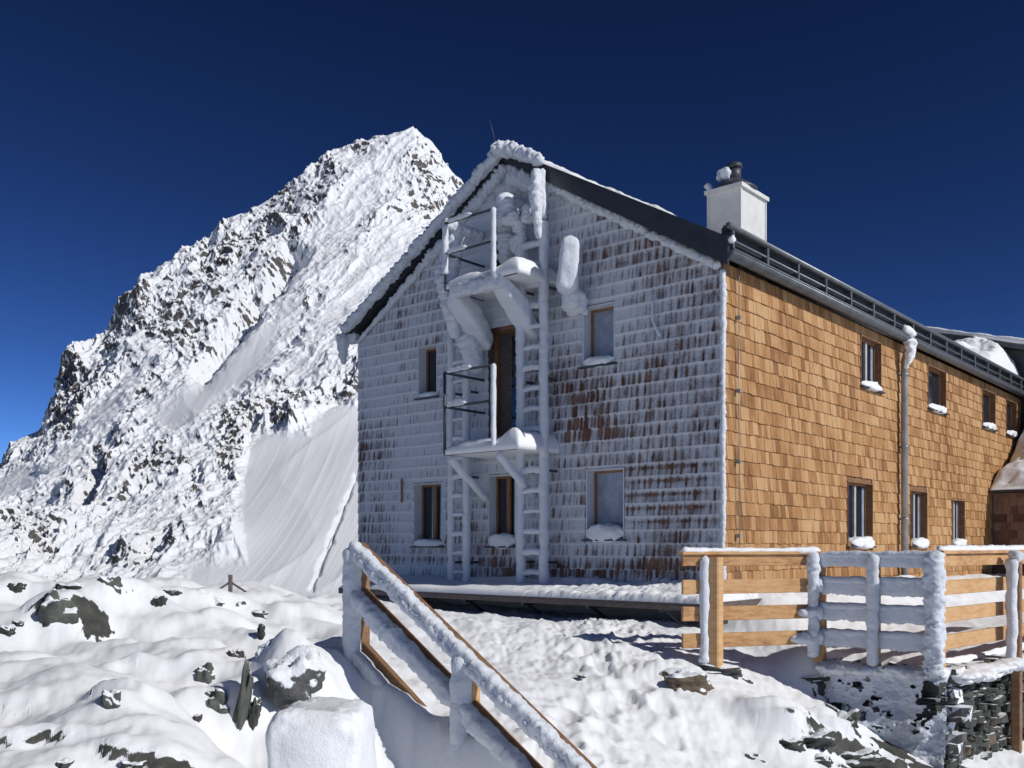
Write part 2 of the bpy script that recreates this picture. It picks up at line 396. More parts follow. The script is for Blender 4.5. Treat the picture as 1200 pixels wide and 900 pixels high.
    steep = 1 - w + .30 * fbm(X / 9., sm / 9., 14., 3) + .26 * fbm(X / 2.2, sm / 1.6, 4., 3)
    rock = .92 * sstep(.57, 1.02, steep + .15 * dark - .55 * fld - .015)
    rock = rock * np.clip(1.15 - fld * 1.1, 0, 1)
    o = mesh_np('mountain', P.reshape(-1, 3), grid_faces(*PX.shape), 'mountain_mat', None, True, {'rock': rock.ravel()}, loc=(-60., 400., 0.))
    tag(o, 'steep rocky peak plastered with fresh snow beyond the hut', 'mountain', kind='structure')
build_mountain()

# ---------------------------------------------------------------- ground
CTL = [(500, 714, 15.9), (650, 729, 13.3), (800, 740, 12.0), (600, 780, 9.5), (800, 775, 10.4), (700, 800, 9.0), (600, 880, 6.25), (650, 905, 6.1), (700, 850, 7.6), (560, 830, 7.3), (500, 800, 7.7),
       (0, 692, 10), (100, 690, 10), (200, 694, 10.5), (300, 702, 11), (400, 702, 12), (-300, 690, 10), (0, 800, 6), (0, 900, 4.5), (150, 790, 6.5), (150, 900, 4.8), (300, 800, 6.5), (280, 738, 8.5), (60, 735, 8.2),
       (300, 900, 4.9), (380, 740, 9.3), (410, 785, 7.8), (-400, 850, 5), (450, 870, 6.3), (500, 960, 5.6), (430, 960, 5.2), (400, 900, 5.8), (800, 900, 7.6), (760, 960, 6.0), (880, 845, 9.0)]
CP = [tuple(at(*c)) for c in CTL] + [(-3.2, 18, -.95), (-6, 16, -2.0), (-9, 13, -2.0), (-14, 10, -3), (0, 21, -.9), (8, 27, -.9), (0, 0, -1.65), (2, 0, -1.8), (-2, 0, -1.6), (0, 3, -1.75), (1.5, 4, -1.9), (0, -4, -1.8),
      (-6, 0, -1.6), (5, 0, -2.3), (-2, 3, -1.3), (10, 3, -3.2), (4, 5, -2.3), (6, 8, -2.9), (9, 10, -3.2), (4.2, 9.2, -2.35), (3.2, 9.4, -2.0), (5.5, 9.9, -2.55), (14, 14, -3.4), (2.2, 13, -1.05), (16, 22, -1.0), (13, 20, -1)]
CPa = np.array(CP)
def tps_fit(P):
    n = len(P); d = np.hypot(P[:, None, 0] - P[None, :, 0], P[:, None, 1] - P[None, :, 1]); K = d * d * np.log(d + 1e-9) + .02 * np.eye(n)
    Q = np.c_[np.ones(n), P[:, :2]]; A = np.block([[K, Q], [Q.T, np.zeros((3, 3))]])
    return np.linalg.solve(A, np.r_[P[:, 2], 0, 0, 0])
TW = tps_fit(CPa)
def tps(x, y):
    z = TW[-3] + TW[-2] * x + TW[-1] * y
    for i in range(len(CPa)):
        d2 = (x - CPa[i, 0]) ** 2 + (y - CPa[i, 1]) ** 2 + 1e-12; z = z + TW[i] * .5 * d2 * np.log(d2)
    return z
# stone terrace on the right: corner A -> Cc (face parallel to the gable) -> E (face parallel to the sunny wall)
TA = np.array([3.30, 10.85]); TC = np.array([4.53, 9.93]); TE = TC + np.array([.73, .683]) * 9
def terrace_sd(x, y):      # positive inside
    n1 = np.array([-(TC - TA)[1], (TC - TA)[0]]); n1 /= np.linalg.norm(n1)
    d1 = (x - TC[0]) * n1[0] + (y - TC[1]) * n1[1]
    t = (TE - TC) / np.linalg.norm(TE - TC); n2 = np.array([-t[1], t[0]]); d2 = (x - TC[0]) * n2[0] + (y - TC[1]) * n2[1]
    return d1, d2
RA = np.array([-1.2, 7.5]); RD = np.array([.895, -.9])     # handrail line, unit s
def rail_side(x, y):
    s = ((x - RA[0]) * RD[0] + (y - RA[1]) * RD[1]) / (RD @ RD); n = np.array([RD[1], -RD[0]]) / np.linalg.norm(RD)   # points to the camera-left side
    d = (x - RA[0]) * n[0] + (y - RA[1]) * n[1]; return s, d
def ground_z(x, y):
    z = tps(x, y)
    # terrace
    d1, d2 = terrace_sd(x, y)
    u = (x - C0[0]) * U[0] + (y - C0[1]) * U[1]; v = (x - C0[0]) * V_[0] + (y - C0[1]) * V_[1]
    bank = .55 * (1 - sstep(.2, 1.8, -u)) * sstep(-.5, .6, v)
    tin = -1.22 + bank + .03 * fbm(x * 1.5, y * 1.5, 2.)
    soft1 = sstep(.10 - 1.2 * sstep(.9, 2.2, np.hypot(x - TC[0], y - TC[1]) * (d2 > .8)), .28, d1)
    ins = soft1 * sstep(.14, .30, d2)
    ins = ins * (1 - sstep(-.2, -1.6, -0 * x) * 0)
    wl = sstep(2.6, 3.6, x + .15 * (y - 10))           # only right of the path
    hi = np.maximum(z, tin)
    z = z + (tin - z) * ins * wl
    # stairs cut on the camera side of the handrail
    s, d = rail_side(x, y)
    zr = -.02 - .735 * s - 1.0
    k = sstep(.05, .35, d) * (1 - sstep(1.2, 1.9, d)) * sstep(-.2, .3, s) * (1 - sstep(3, 4, s))
    z = z + (np.minimum(z, zr - .05) - z) * k
    # far field
    ax, ay, bx, by = 0, 7, 15, 28
    t = np.clip(((x - ax) * (bx - ax) + (y - ay) * (by - ay)) / ((bx - ax) ** 2 + (by - ay) ** 2), 0, 1)
    dd = np.hypot(x - ax - t * (bx - ax), y - ay - t * (by - ay))
    far = -3 - .38 * (dd - 10); far = np.maximum(far, -90 + 6 * fbm(x / 200., y / 200., 1.))
    z = z + (far - z) * sstep(9.5, 17, dd)
    return z
def relief(x, y, det=True):
    r = np.hypot(x, y); near = 1 - sstep(25, 60, r)
    s, d = rail_side(x, y)
    left = sstep(.2, -1.5, x + .1 * y)               # mound side
    h = .33 * fbm(x * .95, y * .95, 1.1, 3) * (.1 + .9 * left) + .05 * fbm(x * 2.9, y * 2.9, 5., 4) + .010 * fbm(x * 14, y * 9, 5., 3)
    # wind shaped edges on the mound: creases
    c = ridged(x * .7 + .3 * fbm(x, y, 2.), y * .5 + .3 * fbm(x, y, 6.), 4., 3); h = h + left * .04 * (c - .5)
    # trodden path from the stairs to the deck, and clumps below the deck
    u = (x - C0[0]) * U[0] + (y - C0[1]) * U[1]; v = (x - C0[0]) * V_[0] + (y - C0[1]) * V_[1]
    path = (1 - sstep(.7, 1.6, np.abs((x - .9) + .12 * (y - 8)))) * sstep(4, 6, y) * (1 - left)
    clump = np.clip(1 - np.abs(v + 2.1) / 1.3, 0, 1) * sstep(-1.5, .2, u) * (1 - sstep(7, 9, u))
    tr = .5 * path + .9 * clump + .25 * (1 - left)
    bl = 1 - np.abs(vnoise(x * 4.6, y * 4.6, 3.)); b2 = 1 - np.abs(vnoise(x * 9.5, y * 9.5, 8.)); b3 = fbm(x * 17, y * 17, 8., 2)
    h = h + tr * (.030 * fbm(x * 5.2, y * 5.2, 31., 3) + .010 * (.5 - bl) + .014 * (.5 - b2) + .018 * b3 + .012 * fbm(x * 30, y * 30, 3., 2)) * (.5 + .9 * sstep(-.2, .4, fbm(x * .9, y * .9, 12., 2)))
    # footprints
    rng = np.random.RandomState(5)
    for k in range(26):
        f = k / 26.; cx = .05 + .5 * math.sin(f * 5) + rng.normal(0, .3) + f * 1.4; cy = 6.2 + f * 5.2 + rng.normal(0, .15)
        q = ((x - cx) / .11) ** 2 + ((y - cy) / .19) ** 2; h = h - .045 * np.exp(-q ** 2) + .012 * np.exp(-(q - 1.8) ** 2)
    for (sx_, sy_, wx_, hh, rot_, back) in SCARP:
        dx = (x - sx_) * math.cos(rot_) + (y - sy_) * math.sin(rot_); dy = -(x - sx_) * math.sin(rot_) + (y - sy_) * math.cos(rot_)
        dy = dy - .09 * fbm(dx * 3.2 + sx_, y * 5, 3., 2) - .25 * dx * dx / wx_
        h = h + hh * sstep(-.06, .07, dy) * np.exp(-np.clip(dy, 0, 9) / back) * np.exp(-(dx / wx_) ** 4)
    for (bx, by, brx, bry, bh) in BULGE:
        h = h + bh * np.exp(-((x - bx) / brx) ** 2 - ((y - by) / bry) ** 2)
    return h * near
BULGE = []
SCARP = []
for px_, py_, D_, wx_, hh, rot_, back in ((255, 838, 6.0, .20, .15, -.7, .8), (350, 836, 6.7, .27, .30, .0, .5), (75, 748, 8.2, .32, .10, .35, 1.2), (133, 856, 5.6, .28, .13, -.3, .7),
                                          (180, 775, 7.0, .5, .12, .2, 1.2), (20, 880, 4.8, .5, .12, .1, .9), (400, 800, 7.6, .3, .12, .3, .8), (298, 868, 5.5, .16, .16, -.9, .6), (348, 872, 5.7, .22, .26, -.35, .25), (160, 906, 4.7, .25, .12, .1, .5),
                                          (915, 852, 9.0, .6, .09, .1, .8), (985, 862, 9.1, .4, .16, -.3, .5), (940, 890, 8.8, .5, .2, .1, .5), (1040, 892, 8.9, .4, .25, .1, .5)):
    p_ = at(px_, py_, D_); SCARP.append((p_.x, p_.y, wx_, hh, rot_, back))
RK = [(64, 724, 8.6, .17, .16, .20, 'rock_grey', 'large grey green slab leaning in the snow at the far left', 1.3, .4, (.3, .6)),
      (22, 692, 9.5, .07, .08, .07, 'rock_dark', 'small dark rock at the left edge below the red board', 2.2, 0, (0, 0)),
      (90, 690, 9.8, .16, .12, .06, 'rock_dark', 'flat dark rock behind the large leaning slab', 3.1, .2, (0, .1)),
      (132, 687, 9.9, .075, .1, .12, 'rock_grey', 'upright pointed grey rock on the crest of the snow', 4.4, 0, (0, -.3)),
      (160, 699, 9.7, .10, .1, .085, 'rock_grey', 'rounded grey rock just right of the upright pointed one', 5.7, .5, (0, .4)),
      (187, 707, 9.4, .065, .07, .07, 'rock_dark', 'fist sized dark rock below the crest', 6.1, 0, (0, 0)),
      (200, 694, 10.2, .09, .08, .03, 'rock_dark', 'thin dark sliver of rock on the crest', 7.9, 0, (0, 0)),
      (247, 704, 10.2, .17, .12, .075, 'rock_rimed', 'low rime striped rock below the small marker post', 8.3, -.2, (0, .4)),
      (299, 721, 9.8, .14, .12, .05, 'rock_dark', 'flat dark rock with a snow cap left of the handrail', 9.4, 0, (0, 0)),
      (306, 740, 9.2, .03, .04, .07, 'rock_dark', 'narrow dark rock under the flat snow capped one', 10.2, 0, (0, 0)),
      (8, 740, 7.9, .06, .06, .045, 'rock_dark', 'dark rock cut by the left edge of the picture', 11.4, 0, (0, .4)),
      (22, 731, 8.2, .05, .05, .03, 'rock_dark', 'tiny dark rock beside the large leaning slab', 12.6, 0, (0, .3)),
      (133, 832, 5.75, .055, .06, .12, 'rock_grey', 'long narrow grey green rock alone in the foreground snow', 13.3, 0, (0, -.25)),
      (243, 800, 6.5, .07, .07, .12, 'rock_grey', 'upper half of the slanting rock edge in the foreground', 14.1, 0, (0, -.2)),
      (260, 826, 6.1, .07, .07, .10, 'rock_grey', 'lower half of the slanting rock edge in the foreground', 15.5, 0, (0, -.7)),
      (278, 778, 7.0, .07, .07, .10, 'rock_dark', 'dark rock at the top of the long cleft', 16.7, 0, (0, -.5)),
      (281, 856, 5.5, .035, .06, .36, 'rock_grey', 'tall thin rock rib forming the long cleft', 17.2, 0, (0, .12)),
      (297, 842, 5.6, .03, .05, .11, 'rock_dark', 'short dark rock rib right of the tall thin one', 18.8, 0, (0, .1)),
      (155, 900, 4.75, .06, .06, .04, 'rock_dark', 'dark rock at the bottom edge of the picture', 19.9, 0, (0, 0)),
      (76, 898, 4.6, .03, .04, .03, 'rock_dark', 'very small dark rock near the bottom left corner', 20.4, 0, (0, 0)),
      (232, 842, 5.9, .02, .03, .025, 'rock_dark', 'pebble sized dark rock below the slanting rock edge', 21.4, 0, (0, 0)),
      (348, 800, 6.9, .19, .18, .2, 'rock_rimed', 'ragged rime streaked boulder left of the handrail post', 22.7, .3, (.2, 0)),
      (318, 772, 7.2, .10, .10, .12, 'rock_rimed', 'smaller ragged boulder above the rime streaked one', 23.1, 0, (0, 0)),
      (803, 802, 9.2, .22, .2, .12, 'rock_brown', 'brown boulder with a snow cap below the left end of the fence', 24.2, .2, (0, 0)),
      (837, 784, 9.7, .24, .16, .055, 'rock_dark', 'flat dark slab just below the fence post', 25.6, 0, (0, .05)),
      (964, 794, 9.9, .22, .12, .04, 'rock_dark', 'long thin dark slab under the rimed fence bay', 26.1, 0, (0, -.1)),
      (925, 845, 9.1, .14, .14, .08, 'rock_dark', 'dark rock left of the cluster below the fence', 27.3, 0, (0, 0)),
      (950, 868, 9.0, .2, .16, .08, 'rock_dark', 'broad dark rock at the middle of the cluster below the fence', 28.8, 0, (0, -.3)),
      (925, 872, 8.9, .12, .14, .06, 'rock_dark', 'low dark rock at the lower left of the cluster', 29.3, 0, (0, 0)),
      (985, 850, 9.2, .2, .16, .07, 'rock_dark', 'tilted dark rock at the upper right of the cluster', 30.3, 0, (0, -.5)),
      (1000, 890, 9.0, .25, .2, .1, 'rock_dark', 'large dark rock at the lower right of the cluster', 31.6, 0, (0, -.1)),
      (955, 893, 8.7, .12, .12, .07, 'rock_dark', 'dark rock at the foot of the cluster near the bottom edge', 32.6, 0, (0, 0)),
      (681, 793, 9.1, .04, .03, .014, 'rock_dark', 'lone dark stone lying on the snow before the deck', 33.6, 0, (0, .2))]
RPOS = []
for rk_ in RK:
    px, py, D, rx, ry, rz = rk_[:6]
    best = D
    for i in range(60):
        d = D * (.6 + .9 * i / 59); q = at(px, py + 3, d)
        zz = float((ground_z(np.array([q.x]), np.array([q.y])) + relief(np.array([q.x]), np.array([q.y])))[0])
        if q.z < zz: best = d; break
    RPOS.append(best * (.99 if rx <= .08 else 1.))
for rk_, D_ in zip(RK, RPOS):
    q = at(rk_[0], rk_[1], D_); k = D_ / rk_[2]
    BULGE.append((q.x - .2 * rk_[3], q.y + rk_[4] * k * 1.15, rk_[3] * k * 1.2 + .10, rk_[4] * k * 1.1 + .09, rk_[5] * k * (.95 if rk_[3] > .05 else .3)))
def build_ground():
    az = np.concatenate([np.arange(-180, -42, 3.), np.arange(-42, -34, .5), np.arange(-34, 34, .105), np.arange(34, 42, .5), np.arange(42, 180, 3.)])
    r = np.concatenate([[.05], np.linspace(.4, 2.6, 10), 2.8 * np.exp(np.arange(0, math.log(24 / 2.8), .0062)), 24.5 * np.exp(np.arange(0, math.log(9000 / 24.5), .06))])
    A, Rr = np.meshgrid(np.radians(az), r); x = Rr * np.sin(A); y = Rr * np.cos(A)
    z = ground_z(x, y) + relief(x, y)
    P = np.stack([x, y, z], -1)
    du = np.roll(P, -1, 1) - P; dv = np.gradient(P, axis=0); n = np.cross(du, dv); n /= np.linalg.norm(n, axis=-1)[..., None] + 1e-9
    n = n * np.sign(n[..., 2:3] + 1e-12)
    near = 1 - sstep(30, 60, Rr)
    rock = np.zeros_like(x)
    px = 600 + F * x / np.maximum(y, .1); py = 640 - F * z / np.maximum(y, .1)
    left = sstep(.2, -1.5, x + .1 * y) * (y > 0) * near
    rock = sstep(.30, .54, 1 - n[..., 2] + .26 * fbm(x * 3.2, y * 3.2, z * 8, 4) + .03) * .9
    d1, d2 = terrace_sd(x, y)
    low = (x > 2.0) * (y > 6) * (y < 11) * (d1 < .3)
    rk = sstep(.16, .34, fbm(x * 2.3, y * 5.4, 7.7, 5, .6) + .42 * sstep(2.5, 3.4, x) * sstep(-1.5, -2.1, z) - .20) * low
    s_, d_ = rail_side(x, y)
    rock = rock * (1 - (d_ > -.1) * (d_ < 2.2) * (s_ > -.6)) * (1 - sstep(-.4, .2, x) * sstep(3.0, 2.4, x))
    rock = rock * (1 - (x > 2.9) * (y > 5) * (z > -1.5))
    rock = np.maximum(rock * near, rk * .75 * near)
    tag(mesh_np('snow_ground', P.reshape(-1, 3), grid_faces(*x.shape, wrap=True), 'ground_mat', None, True, {'rock': rock.ravel()}),
        'uneven snow covered ground with bare rock showing through', 'ground', kind='structure')
build_ground()
def gz(x, y): a = np.array([float(x)]); b = np.array([float(y)]); return float((ground_z(a, b) + relief(a, b))[0])

# ---------------------------------------------------------------- hut
GW = 7.785; GM = GW / 2; EV = 3.92; AP = 6.34; ZB = -1.0; LV = 16.45; SL = (AP - EV) / GM
def rake(u): return EV + SL * (GM - abs(u - GM))
hut = empty('mountain_hut', B(GM, 4, ZB))
tag(hut, 'two storey shingled hut with rime crusted gable and golden sunny side wall', 'building')

def P2(pxs, v=0.):   # rectangle on the gable seen at (x0,y0,x1,y1)
    x0, y0, x1, y1 = pxs; u1, za = gp(x0, y0, v); u0, zb = gp(x1, y1, v); _, zc = gp(x1, y0, v); _, zd = gp(x0, y1, v)
    return [u0, u1, (zb + zd) / 2, (za + zc) / 2]
def P3(pxs, u=0.):
    x0, y0, x1, y1 = pxs; v0, za = sp_(x0, y0, u); v1, zb = sp_(x1, y1, u); _, zc = sp_(x1, y0, u); _, zd = sp_(x0, y1, u)
    return [v0, v1, (zb + zd) / 2, (za + zc) / 2]
G_WIN = {'upper_left': P2((491, 405, 514, 466)), 'upper_right': P2((684, 357, 722, 428)), 'lower_right': P2((688, 549, 733, 632)),
         'lower_left': P2((486, 566, 520, 640)), 'lower_mid': P2((573, 556, 606, 640))}
G_DOOR = {'mid': P2((574, 384, 606, 512)), 'top': P2((582, 262, 606, 330))}
S_WIN = {'u1': P3((1007, 391, 1031, 447)), 'u2': P3((1086, 423, 1107, 476)), 'u3': P3((1150, 456, 1165, 504)), 'u4': P3((1178, 470, 1190, 510)),
         'l1': P3((991, 565, 1021, 640)), 'l2': P3((1065, 575, 1085, 640)), 'l3': P3((1114, 584, 1129, 640))}
for d in ('u1', 'u2', 'u3', 'u4'): S_WIN[d][2] = 2.88; S_WIN[d][3] = 3.80
for k, q in list(G_WIN.items()) + list(G_DOOR.items()) + list(S_WIN.items()): print(k, [round(a, 2) for a in q])
def wall_cells(ops, lo, hi, zb, top, apex=None):
    cu = sorted(set([lo, hi] + ([apex] if apex else []) + [x for o in ops for x in o[:2]]))
    out = []
    for a, b in zip(cu[:-1], cu[1:]):
        if b - a < 1e-6: continue
        m = (a + b) / 2; zs = zb
        for o in sorted([o for o in ops if o[0] - 1e-6 < m < o[1] + 1e-6], key=lambda o: o[2]):
            out.append((a, b, zs, zs, o[2], o[2])); zs = o[3]
        out.append((a, b, zs, zs, top(a), top(b)))
    return out
TH = .32
mb = MB()
for a, b, z0, _, z1, z2 in wall_cells(list(G_WIN.values()) + list(G_DOOR.values()), TH, GW - .001, ZB - .4, rake, GM):
    mb.hexa([B(a, 0, z0), B(b, 0, z0), B(b, TH, z0), B(a, TH, z0), B(a, 0, z1), B(b, 0, z2), B(b, TH, z2), B(a, TH, z1)])
mb.build('gable_wall', 'grey_wood', hut)
mb = MB()
for a, b, z0, _, z1, z2 in wall_cells(list(S_WIN.values()), 0, LV, ZB - .4, lambda v: EV):
    mb.hexa([B(0, a, z0), B(TH, a, z0), B(TH, b, z0), B(0, b, z0), B(0, a, z1), B(TH, a, z1), B(TH, b, z2), B(0, b, z2)])
mb.build('side_wall', 'brown_board', hut)
mb = MB()
mb.hexa([B(GW, TH, ZB - .4), B(GW - TH, TH, ZB - .4), B(GW - TH, LV, ZB - .4), B(GW, LV, ZB - .4), B(GW, TH, EV), B(GW - TH, TH, EV), B(GW - TH, LV, EV), B(GW, LV, EV)])
mb.hexa([B(TH, LV - TH, ZB - .4), B(GW - TH, LV - TH, ZB - .4), B(GW - TH, LV, ZB - .4), B(TH, LV, ZB - .4), B(TH, LV - TH, EV), B(GW - TH, LV - TH, EV), B(GW - TH, LV, EV), B(TH, LV, EV)])
mb.build('rear_wall', 'grey_wood', hut)
mb = MB(); z = 1.0
mb.hexa([B(TH + .02, TH + .02, z), B(GW - TH - .02, TH + .02, z), B(GW - TH - .02, LV - .4, z), B(TH + .02, LV - .4, z), B(TH + .02, TH + .02, z + .3), B(GW - TH - .02, TH + .02, z + .3), B(GW - TH - .02, LV - .4, z + .3), B(TH + .02, LV - .4, z + .3)])
mb.build('floor', 'dark_inside', hut)

# shingles
ROW = .198
JOINTS = {}
def shingles(ops, lo, hi, zb, ztop, place, wmin, wmax, outer=.030, seed=1):
    rnd = random.Random(seed); m = MB(); k = 0; z = zb
    JOINTS.clear()
    while z < ztop(None) - .02:
        zc0, zc1 = z, z + ROW; L = ROW * 1.25
        segs = [(lo, hi)]
        for o in ops:
            if o[2] < z + ROW * .75 and o[3] > z + ROW * .45:
                segs = [s for a, b in segs for s in ((a, min(b, o[0])), (max(a, o[1]), b)) if s[1] - s[0] > .02]
        for a, b in segs:
            x = a
            while x < b - .005:
                w = rnd.uniform(wmin, wmax)
                if b - (x + w) < wmin * .6: w = b - x
                xc = x + w / 2; tp = ztop(xc); JOINTS.setdefault(k, []).append(x)
                if z < tp - .03:
                    zz0 = z + rnd.uniform(-.008, .008); zz1 = min(z + L, tp)
                    o0 = outer + rnd.uniform(-.004, .006); sl = (o0 - .006) / L; o1 = max(.004, o0 - sl * (zz1 - zz0)); g = .0022; th = .013
                    tint = rnd.random()
                    sk = rnd.uniform(-.003, .003)
                    m.hexa([place(x + g, o0 - th, zz0), place(x + w - g, o0 - th, zz0), place(x + w - g, o0, zz0), place(x + g, o0, zz0 + sk),
                            place(x + g, max(.001, o1 - th), zz1), place(x + w - g, max(.001, o1 - th), zz1), place(x + w - g, o1, zz1), place(x + g, o1, zz1)], tint)
                x += w
        z += ROW; k += 1
    return m
def ext(o, e=.0): return (o[0] - e, o[1] + e, o[2] - e, o[3] + e)
zs0 = -.95
shingles([ext(o) for o in S_WIN.values()], -.02, LV, zs0, lambda v: EV + .04, lambda v, o, z: B(-o, v, z), .075, .19, .026, 3).build('side_shingles', 'larch_shingle', hut)
gops = [ext(o) for o in list(G_WIN.values()) + list(G_DOOR.values())]
shingles(gops, .0, GW, zs0, lambda u: AP if u is None else rake(u), lambda u, o, z: B(u, -o, z), .07, .16, .026, 5).build('gable_shingles', 'weathered_shingle', hut)

# rime crust on the gable
def build_crust():
    du = .0165; us = np.arange(-.03, GW + .03, du); zs = np.arange(-.75, AP, du); UU, ZZ = np.meshgrid(us, zs)
    fr = ((ZZ - zs0) / ROW) % 1.0; rowi = np.floor((ZZ - zs0) / ROW)
    prof = .026 * (1 - fr / 1.25) + .005
    # distance to the nearest joint between shingles in each row
    jd = np.full(UU.shape, 1.)
    for k in np.unique(rowi.astype(int)):
        js = np.array(sorted(JOINTS.get(k, [0])))
        sel = rowi == k; x = UU[sel]; ii = np.clip(np.searchsorted(js, x), 1, max(1, len(js) - 1))
        if len(js) > 1: jd[sel] = np.minimum(np.abs(x - js[ii - 1]), np.abs(js[ii] - x))
    joint = np.exp(-(jd / .017) ** 2)
    dash = vnoise(UU * 27 + rowi * 7.7, ZZ * 1.6, rowi * 2.); dash2 = vnoise(UU * 48 + rowi * 3.1, ZZ * 3., rowi * 1.3)
    bl = fbm(UU * 1.1, ZZ * 1.1, 3., 4); fine = fbm(UU * 14, ZZ * 12, 1., 3)
    fo = .35 * fbm(UU * 6, ZZ * .9 + rowi, 3., 3); lowhalf = sstep(.0, .10, fr) * (1 - sstep(.40 + fo, .95 + fo, fr))        # rime is thinnest on the exposed lower half of each shingle
    rgt = sstep(4.6, 2.8, UU)                                        # more weathered to the right
    thin = .295 + .09 * rgt + .30 * np.clip(dash, 0, 1) * lowhalf + .16 * np.clip(dash2, 0, 1) * lowhalf + .34 * joint * sstep(.0, .06, fr) * (.5 + .5 * np.clip(dash2 + .4, 0, 1)) \
        - .30 * bl - .12 * fine - (.16 + .14 * bl) * np.exp(-fr / .07) - .10 * sstep(.8, 1., fr)
    def blob(pxy, ru, rz):
        uc, zc = gp(*pxy); return np.exp(-(((UU - uc) / ru) ** 2 + ((ZZ - zc) / rz) ** 2) * 1.0)
    bare = .85 * blob((690, 505), .55, .22) + .45 * blob((700, 470), .8, .4) + .16 * blob((740, 290), .9, .25) + .12 * blob((770, 320), .9, .5) + .25 * blob((700, 290), .4, .2) \
        + .85 * blob((740, 664), 1.5, .13) + .7 * blob((660, 672), .8, .1) + .5 * blob((590, 665), .7, .2) + .35 * blob((690, 610), .1, .5) + .45 * blob((425, 560), .08, 1.7) \
        + .25 * blob((540, 610), .5, .25) + .35 * blob((590, 235), .3, .3) + .15 * blob((740, 440), .7, .35) + .2 * blob((560, 640), 3.5, .2) \
        + .7 * blob((780, 547), .8, .03) + .7 * blob((785, 563), .8, .025) + .7 * blob((780, 579), .8, .025) + .6 * blob((780, 595), .8, .025) + .6 * blob((780, 611), .8, .025) + .4 * blob((500, 655), 1.2, .06)
    thin = thin + bare * (.55 + .5 * dash) - .35 * sstep(3.2, 4.0, UU) * sstep(5.6, 5.0, UU) * sstep(2.5, 4.4, ZZ)
    T = .016 * (1 - thin) + .004 * fine + .006 * np.exp(-fr / .10) + .03 * sstep(3.2, 4.0, UU) * sstep(5.4, 5.0, UU) * sstep(2.5, 4.4, ZZ) * (1 + bl)
    T = T - .03 * sstep(.84, 1.1, thin)
    off = prof + np.clip(T, -.02, .08)
    rock = np.clip(.5 + (thin - .62) * 1.35, 0, 1)
    inside = (ZZ < np.array(rake(0)) + SL * (GM - np.abs(UU - GM)) - .0)
    for o in gops:
        inside &= ~((UU > o[0] + .005) & (UU < o[1] - .005) & (ZZ > o[2] + .005) & (ZZ < o[3] - .005))
    keep = inside & (T > -.012)
    P = np.stack([C0[0] + UU * U[0] - off * V_[0], C0[1] + UU * U[1] - off * V_[1], ZZ], -1).reshape(-1, 3)
    fc = grid_faces(*UU.shape); k = keep.ravel()[fc].all(1); fc = fc[k][:, ::-1]
    used = np.unique(fc); mp = -np.ones(len(P), int); mp[used] = np.arange(len(used))
    mesh_np('rime_crust', P[used], mp[fc], 'crust_mat', hut, True, {'rock': rock.ravel()[used]})
build_crust()
# rime along corner and wall top
rime_multi('corner_rime', [([B(-.01, -.03, -.6), B(-.01, -.03, EV - .05)], .032, dict(amp=.7, ds=.02, sub=22, wind=.6))], 'rime', hut)
rime_multi('gable_edge_rime', [([B(.02, -.07, EV - .02), B(GM, -.07, AP - .05)], [.05, .08], dict(amp=.7, ds=.03, wind=.6)),
                                 ([B(GW, -.07, EV - .02), B(GM, -.07, AP - .05)], [.03, .09], dict(amp=.7, ds=.03, wind=.6)),
                                 ([B(GM - .1, -.1, AP - .3), B(GM - .9, -.1, AP - .62)], [.2, .05], dict(amp=.5, ds=.03))], 'rime', hut)
# ------------- windows
def win(name, o, side, style, lab=None):
    a, b, z0, z1 = o; rec = .16 if side == 'g' else .085
    def Q(x, d, z): return B(x, d, z) if side == 'g' else B(d, x, z)
    e = .003
    def box(m, x0, x1, d0, d1, q0, q1, tint=.5):
        m.hexa([Q(x0, d0, q0), Q(x1, d0, q0), Q(x1, d1, q0), Q(x0, d1, q0), Q(x0, d0, q1), Q(x1, d0, q1), Q(x1, d1, q1), Q(x0, d1, q1)], tint)
    m = MB(); fw = .055
    box(m, a + e, a + fw, rec, rec + .07, z0 + e, z1 - e); box(m, b - fw, b - e, rec, rec + .07, z0 + e, z1 - e)
    box(m, a + fw, b - fw, rec, rec + .07, z0 + e, z0 + fw); box(m, a + fw, b - fw, rec, rec + .07, z1 - fw, z1 - e)
    w = m.build('window', 'window_wood', hut)
    if style == 'two': m = MB(); c = (a + b) / 2; box(m, c - .04, c + .04, rec - .02, rec + .025, z0 + fw + .003, z1 - fw - .003); m.build('mullion', 'window_wood' if side == 'g' else 'white_curtain', w)
    if lab: w['label'] = lab
    m = MB(); m_ = .012        # reveal lining of brown board (jambs and head)
    for x0, x1 in ((a + e, a + .022), (b - .022, b - e)): box(m, x0, x1, -.035, rec - .002, z0 + e, z1 - e)
    box(m, a + .024, b - .024, -.035, rec - .002, z1 - .022, z1 - e)
    m.build('reveal', 'brown_board' if side == 's' else 'rime', w)
    m = MB(); box(m, a + fw - .004, b - fw + .004, rec + .03, rec + .04, z0 + fw - .004, z1 - fw + .004); m.build('pane', 'frosted_glass' if style == 'frost' else 'glass', w)
    if side == 's' and style == 'two':
        c = (a + b) / 2; m2 = MB(); box(m2, b - fw - .13, b - fw - .03, rec + .018, rec + .026, z0 + fw + .02, z1 - fw - .02); m2.build('curtain', 'frosted_glass', w)
    m = MB(); box(m, a - .04, b + .04, -.09, rec - .004, z0 - .028, z0 - .002); m.build('sill', 'dark_metal', w)
    return w
